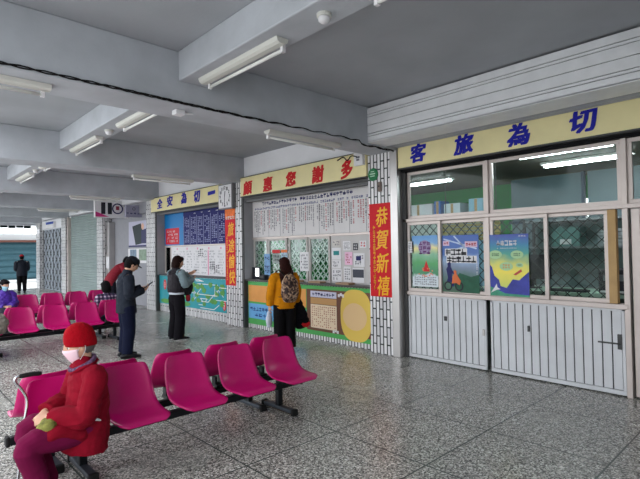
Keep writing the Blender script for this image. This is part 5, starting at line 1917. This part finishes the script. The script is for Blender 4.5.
MB().box(-.035, .035, -.07, .07, -.004, .004).xform(Matrix.Translation((0.0, .0, .045)) @ Matrix.Rotation(R(30), 4, 'X')).build('body', INK, t, local=True, bevel=.003)
MB().box(-.031, .031, -.064, .064, .004, .005).xform(Matrix.Translation((0.0, .0, .045)) @ Matrix.Rotation(R(30), 4, 'X')).build('screen', M('dim_screen', (60, 70, 84), .15), t, local=True)

# ---- 4. person in mustard jumper with backpack, seen from behind
h = 1.51
J = std(h)
J['head'] = (.01, .02, 1.382); J['pitch'] = 6; J['yaw'] = 8
J['armL'] = [(-.165, 0, 1.19), (-.225, .0, .955), (-.235, .05, .745)]
J['armR'] = [(.165, 0, 1.19), (.215, .01, .965), (.23, .09, .78)]
J['handL'] = ((-.02, .15, -1), (1, .1, 0), .9)
J['handR'] = ((.05, .3, -1), (-1, .1, 0), 1.1)
YL = (4.775, 5.91, 0)


def beside(loc, rz, v, z):
    c, s_ = math.cos(rz), math.sin(rz)
    return (loc[0] + v[0] * c - v[1] * s_, loc[1] + v[0] * s_ + v[1] * c, z)


P = Person('person with long brown hair, mustard jumper and backpack standing at the ticket counter', YL, R(-20), J)
P.eyes()
must = M('mustard_knit', (196, 124, 14), .9, var=.1, vscale=16, bump=.4, bscale=120)
P.trousers(M('black_trousers', (11, 10, 13), .8), (0, 0, .86), r=(.066, .060, .056, .054), end=.99)
P.torso_wear('jumper', must, [(0, 0, .70), (0, 0, .80), (0, 0, .92), (0, -.005, 1.1), (0, -.01, 1.285)], [(.175, .13), (.182, .135), (.175, .13), (.17, .125), (.07, .065)], sleeve=(.050, .047, .036), wr=.005, seed=7, cuffs=.97)
for k in 'LR':
    a = J['arm' + k]
    MB().tube([lerp3(a[1], a[2], .9), lerp3(a[1], a[2], 1.04)], .034, 14).build('white_cuff', PAPER, P.root, local=True, smooth=True)
P.hair(HAIRBR, 'long', .20)
P.shoes(M('dark_shoe', (40, 34, 36), .5), PAPER)
bp = thing('backpack', 'brown mottled backpack on the person in the mustard jumper', 'backpack', beside(YL, R(-20), (0, 0), .86), R(-20))
cl = backpack_cloth()
q = MB().sweep([(.02, -.20, .0), (.02, -.205, .10), (.02, -.205, .25), (.02, -.195, .35)], [(.125, .06), (.145, .078), (.135, .07), (.08, .04)], n=22, side=(1, 0, 0))
fuse(q, 'body', cl, bp, .007, 3, .003)
q = MB().sweep([(.02, -.268, .02), (.02, -.272, .09), (.02, -.268, .16)], [(.09, .018), (.105, .026), (.095, .018)], n=18, side=(1, 0, 0))
fuse(q, 'front_pocket', cl, bp, .006, 2)
MB().box(-.005, .045, -.29, -.27, .22, .275).build('badge', M('dark_leather', (40, 26, 24), .5), bp, local=True, bevel=.004)
MB().sweep([(-.02, -.19, .36), (.02, -.19, .41), (.06, -.19, .36)], .008, n=8).build('top_loop', M('dark_leather', (40, 26, 24), .5), bp, local=True, smooth=True)
for sx in (-1, 1):
    MB().sweep([(.02 + sx * .06, -.15, .34), (sx * .10, -.10, .43), (sx * .11, .03, .435), (sx * .115, .135, .33), (sx * .13, .13, .15), (sx * .14, -.02, .04), (sx * .10, -.14, .03)], (.018, .005), n=8, side=(1, 0, 0)).build('strap', M('dark_leather', (40, 26, 24), .5), bp, local=True, smooth=True)
t = thing('folded_coat', 'black coat with red lining hanging from the hand of the person in mustard', 'coat', beside(YL, R(-20), (.17, .06), .36), R(-20))
q = MB().sweep([(.06, .04, .48), (.09, .04, .36), (.13, .03, .18), (.17, .02, .03)], [(.05, .05), (.085, .06), (.12, .065), (.13, .05)], n=18, side=(1, 0, 0))
fuse(q, 'drape', M('black_coat', (12, 12, 18), .85), t, .007, 3, .010, 9)
q = MB().sweep([(.14, .0, .06), (.20, -.01, .03), (.26, 0, .05)], [(.03, .04), (.04, .05), (.03, .035)], n=14)
fuse(q, 'lining', M('red_lining', (196, 30, 40), .8), t, .006, 2, .005, 12)
t = thing('plastic_bag', 'small pale plastic bag in the left hand of the person in mustard', 'bag', beside(YL, R(-20), (-.24, .065), .42))
q = MB().sweep([(0, 0, .01), (0, 0, .10), (0, 0, .20), (0, 0, .245)], [(.045, .03), (.055, .04), (.035, .025), (.012, .01)], n=14, side=(1, 0, 0))
fuse(q, 'body', M('pale_plastic', (196, 200, 212), .3), t, .005, 2, .006, 22)
MB().sweep([(0, 0, .24), (.0, .01, .28), (0, 0, .30)], .006, n=6).build('handle', M('pale_plastic', (196, 200, 212), .3), t, local=True)

# ---- 5. person in plaid on the far side of the middle bench
h = 1.5
J = std(h)
J['spine'] = [(0, .0, .43), (0, -.01, .48), (0, -.02, .58), (0, .0, .71), (0, .02, .80)]
J['head'] = (0, .06, .945); J['pitch'] = 14
J['armR'] = [(.15, .0, .755), (.20, .04, .56), (.12, .24, .53)]
J['armL'] = [(-.15, .0, .755), (-.21, .02, .56), (-.17, .22, .60)]
J['handR'] = ((-.4, .9, 0), (0, -.2, -1), .6); J['handL'] = ((-.1, .9, .3), (.6, -.2, .5), .7)
for k, s_ in (('L', -1), ('R', 1)):
    J['leg' + k] = [(s_ * .085, .02, .44), (s_ * .10, .40, .43), (s_ * .09, .38, .066)]
P = Person('person with black bobbed hair and plaid shirt sitting with back turned on the middle bench', (3.36, 9.74, 0), R(4), J)
P.eyes()
P.trousers(M('dark_jeans', (36, 42, 66), .8), (0, -.01, .54), r=(.062, .054, .05, .046), hip=(.105, .085))
P.torso_wear('shirt', plaid(), [(0, 0, .40), (0, -.01, .48), (0, -.02, .58), (0, 0, .71), (0, .02, .815)], [(.17, .13), (.165, .125), (.16, .115), (.155, .11), (.065, .06)], sleeve=(.044, .04, .034), wr=.004, seed=9)
P.hair(HAIRB, 'bob')
P.shoes(PAPER)

# ---- 6. person in purple with blue mask on the farthest bench
J = std(1.55)
J['spine'] = [(0, .0, .43), (0, -.01, .48), (0, -.02, .58), (0, .0, .72), (0, .02, .825)]
J['head'] = (0, .06, .975); J['pitch'] = 10; J['yaw'] = 20
J['armR'] = [(.155, .0, .78), (.20, .04, .57), (.06, .22, .54)]
J['armL'] = [(-.155, .0, .78), (-.20, .04, .57), (-.06, .22, .54)]
J['handR'] = ((-.8, .5, 0), (0, -.2, -1), .8); J['handL'] = ((.8, .5, 0), (0, -.2, -1), .8)
for k, s_ in (('L', -1), ('R', 1)):
    J['leg' + k] = [(s_ * .085, .02, .44), (s_ * .10, .42, .43), (s_ * .09, .40, .07)]
P = Person('person in shiny purple jacket and pale blue mask sitting on the farthest bench', (2.0, 11.93, 0), R(188), J)
P.eyes()
P.trousers(M('dark_trousers', (34, 34, 44), .8), (0, -.01, .54), hip=(.105, .085))
P.torso_wear('jacket', M('purple_nylon', (78, 48, 150), .35, var=.3, vscale=18), [(0, 0, .40), (0, -.01, .48), (0, -.02, .59), (0, 0, .73), (0, .02, .85)], [(.20, .16), (.195, .155), (.185, .145), (.175, .13), (.085, .08)], sleeve=(.052, .048, .038), wr=.010, seed=11, ws=10)
P.hair(HAIRB, 'bob')
P.mask(M('pale_blue_mask', (158, 206, 222), .7))
P.shoes(M('black_shoe', (22, 22, 26), .35))

# ---- 7. person in dark jacket at the left edge, on the middle bench
J = std(1.55)
J['spine'] = [(0, .0, .43), (0, -.01, .48), (0, -.01, .58), (0, .02, .72), (0, .05, .825)]
J['head'] = (0, .10, .97); J['pitch'] = 12
J['armR'] = [(.155, .03, .78), (.20, .06, .57), (.09, .24, .56)]
J['armL'] = [(-.155, .03, .78), (-.20, .06, .57), (-.09, .24, .56)]
J['handR'] = ((-.5, .8, -.1), (0, -.2, -1), .7); J['handL'] = ((.5, .8, -.1), (0, -.2, -1), .7)
for k, s_ in (('L', -1), ('R', 1)):
    J['leg' + k] = [(s_ * .085, .02, .44), (s_ * .10, .42, .43), (s_ * .09, .40, .07)]
P = Person('person in dark maroon jacket cut off by the left edge of the photo', (1.20, 9.09, 0), R(180), J)
P.eyes()
P.trousers(M('dark_trousers', (34, 34, 44), .8), (0, -.01, .54), hip=(.105, .085))
P.torso_wear('jacket', M('dark_maroon_wool', (38, 20, 30), .9), [(0, 0, .40), (0, -.01, .48), (0, -.01, .59), (0, .02, .73), (0, .05, .85)], [(.19, .15), (.185, .145), (.175, .135), (.165, .125), (.08, .075)], sleeve=(.05, .046, .038), wr=.006, seed=12)
P.hair(HAIRB, 'bob')
P.shoes(M('black_shoe', (22, 22, 26), .35))
t = thing('cloth_bag', 'slack grey cloth bag on the lap of the person at the left edge', 'bag', (1.36, 8.76, .47))
q = MB().sweep([(0, 0, .01), (0, 0, .10), (0, 0, .20)], [(.16, .10), (.18, .105), (.12, .05)], n=20, side=(1, 0, 0))
fuse(q, 'body', M('grey_cloth', (124, 116, 108), .9, var=.15, vscale=10), t, .008, 3, .012, 8)
MB().sweep([(-.06, 0, .19), (-.05, -.02, .25), (.05, -.02, .25), (.06, 0, .19)], .008, n=8).build('handle', M('grey_cloth', (124, 116, 108), .9), t, local=True, smooth=True)

# ---- 8. person with red cap near the far street
h = 1.62
J = std(h)
J['armR'] = [(.175, 0, 1.28), (.215, .02, 1.0), (.10, .18, .95)]
J['armL'] = [(-.175, 0, 1.28), (-.215, .02, 1.0), (-.10, .18, .95)]
J['handR'] = ((-.5, .8, 0), (0, -.2, -1), .6); J['handL'] = ((.5, .8, 0), (0, -.2, -1), .6)
P = Person('distant person in navy jacket and red cap standing near the street opening', (4.57, 23.3, 0), R(-6), J, voxel=.009)
P.eyes()
P.trousers(M('black_trousers', (11, 10, 13), .8), (0, 0, .9))
P.torso_wear('jacket', M('navy_jacket', (12, 16, 30), .7), [(0, 0, .72), (0, 0, .85), (0, 0, 1.0), (0, -.005, 1.2), (0, -.01, 1.35)], [(.20, .14), (.20, .14), (.19, .135), (.19, .13), (.08, .075)], sleeve=(.062, .050, .040), wr=.006, seed=13)
P.hair(HAIRB, 'short')
P.cap(M('red_cap', (176, 26, 36), .8))
P.shoes(M('black_shoe', (22, 22, 26), .35))

# ---- 9. person in red leaning at the police stand
h = 1.58
J = std(h)
J['spine'] = [(0, -.02, .47 * h), (0, -.03, .54 * h), (0, .05, .63 * h), (0, .20, .74 * h), (0, .33, .81 * h)]
J['head'] = (0, .43, 1.385); J['pitch'] = 30
J['armR'] = [(.16, .27, 1.22), (.20, .33, .98), (.10, .46, .84)]
J['armL'] = [(-.16, .27, 1.22), (-.20, .31, .98), (-.10, .44, .84)]
J['handR'] = ((-.2, .9, .1), (0, -.2, -1), .5); J['handL'] = ((.2, .9, .1), (0, -.2, -1), .5)
P = Person('person in dark red jacket leaning forward behind the man with the phone', (4.72, 13.35, 0), R(-92), J)
P.eyes()
P.trousers(M('dark_trousers', (34, 34, 44), .8), (0, 0, .93))
P.torso_wear('jacket', M('dark_red_jacket', (132, 24, 42), .7, var=.1), [(0, -.03, .74), (0, -.03, .86), (0, .05, 1.0), (0, .20, 1.17), (0, .34, 1.29)], [(.185, .14), (.185, .14), (.18, .135), (.175, .13), (.08, .075)], sleeve=(.05, .045, .038), wr=.006, seed=14)
P.hair(HAIRB, 'short')
P.cap(M('black_cap', (24, 26, 32), .8))
P.shoes(M('black_shoe', (22, 22, 26), .35))
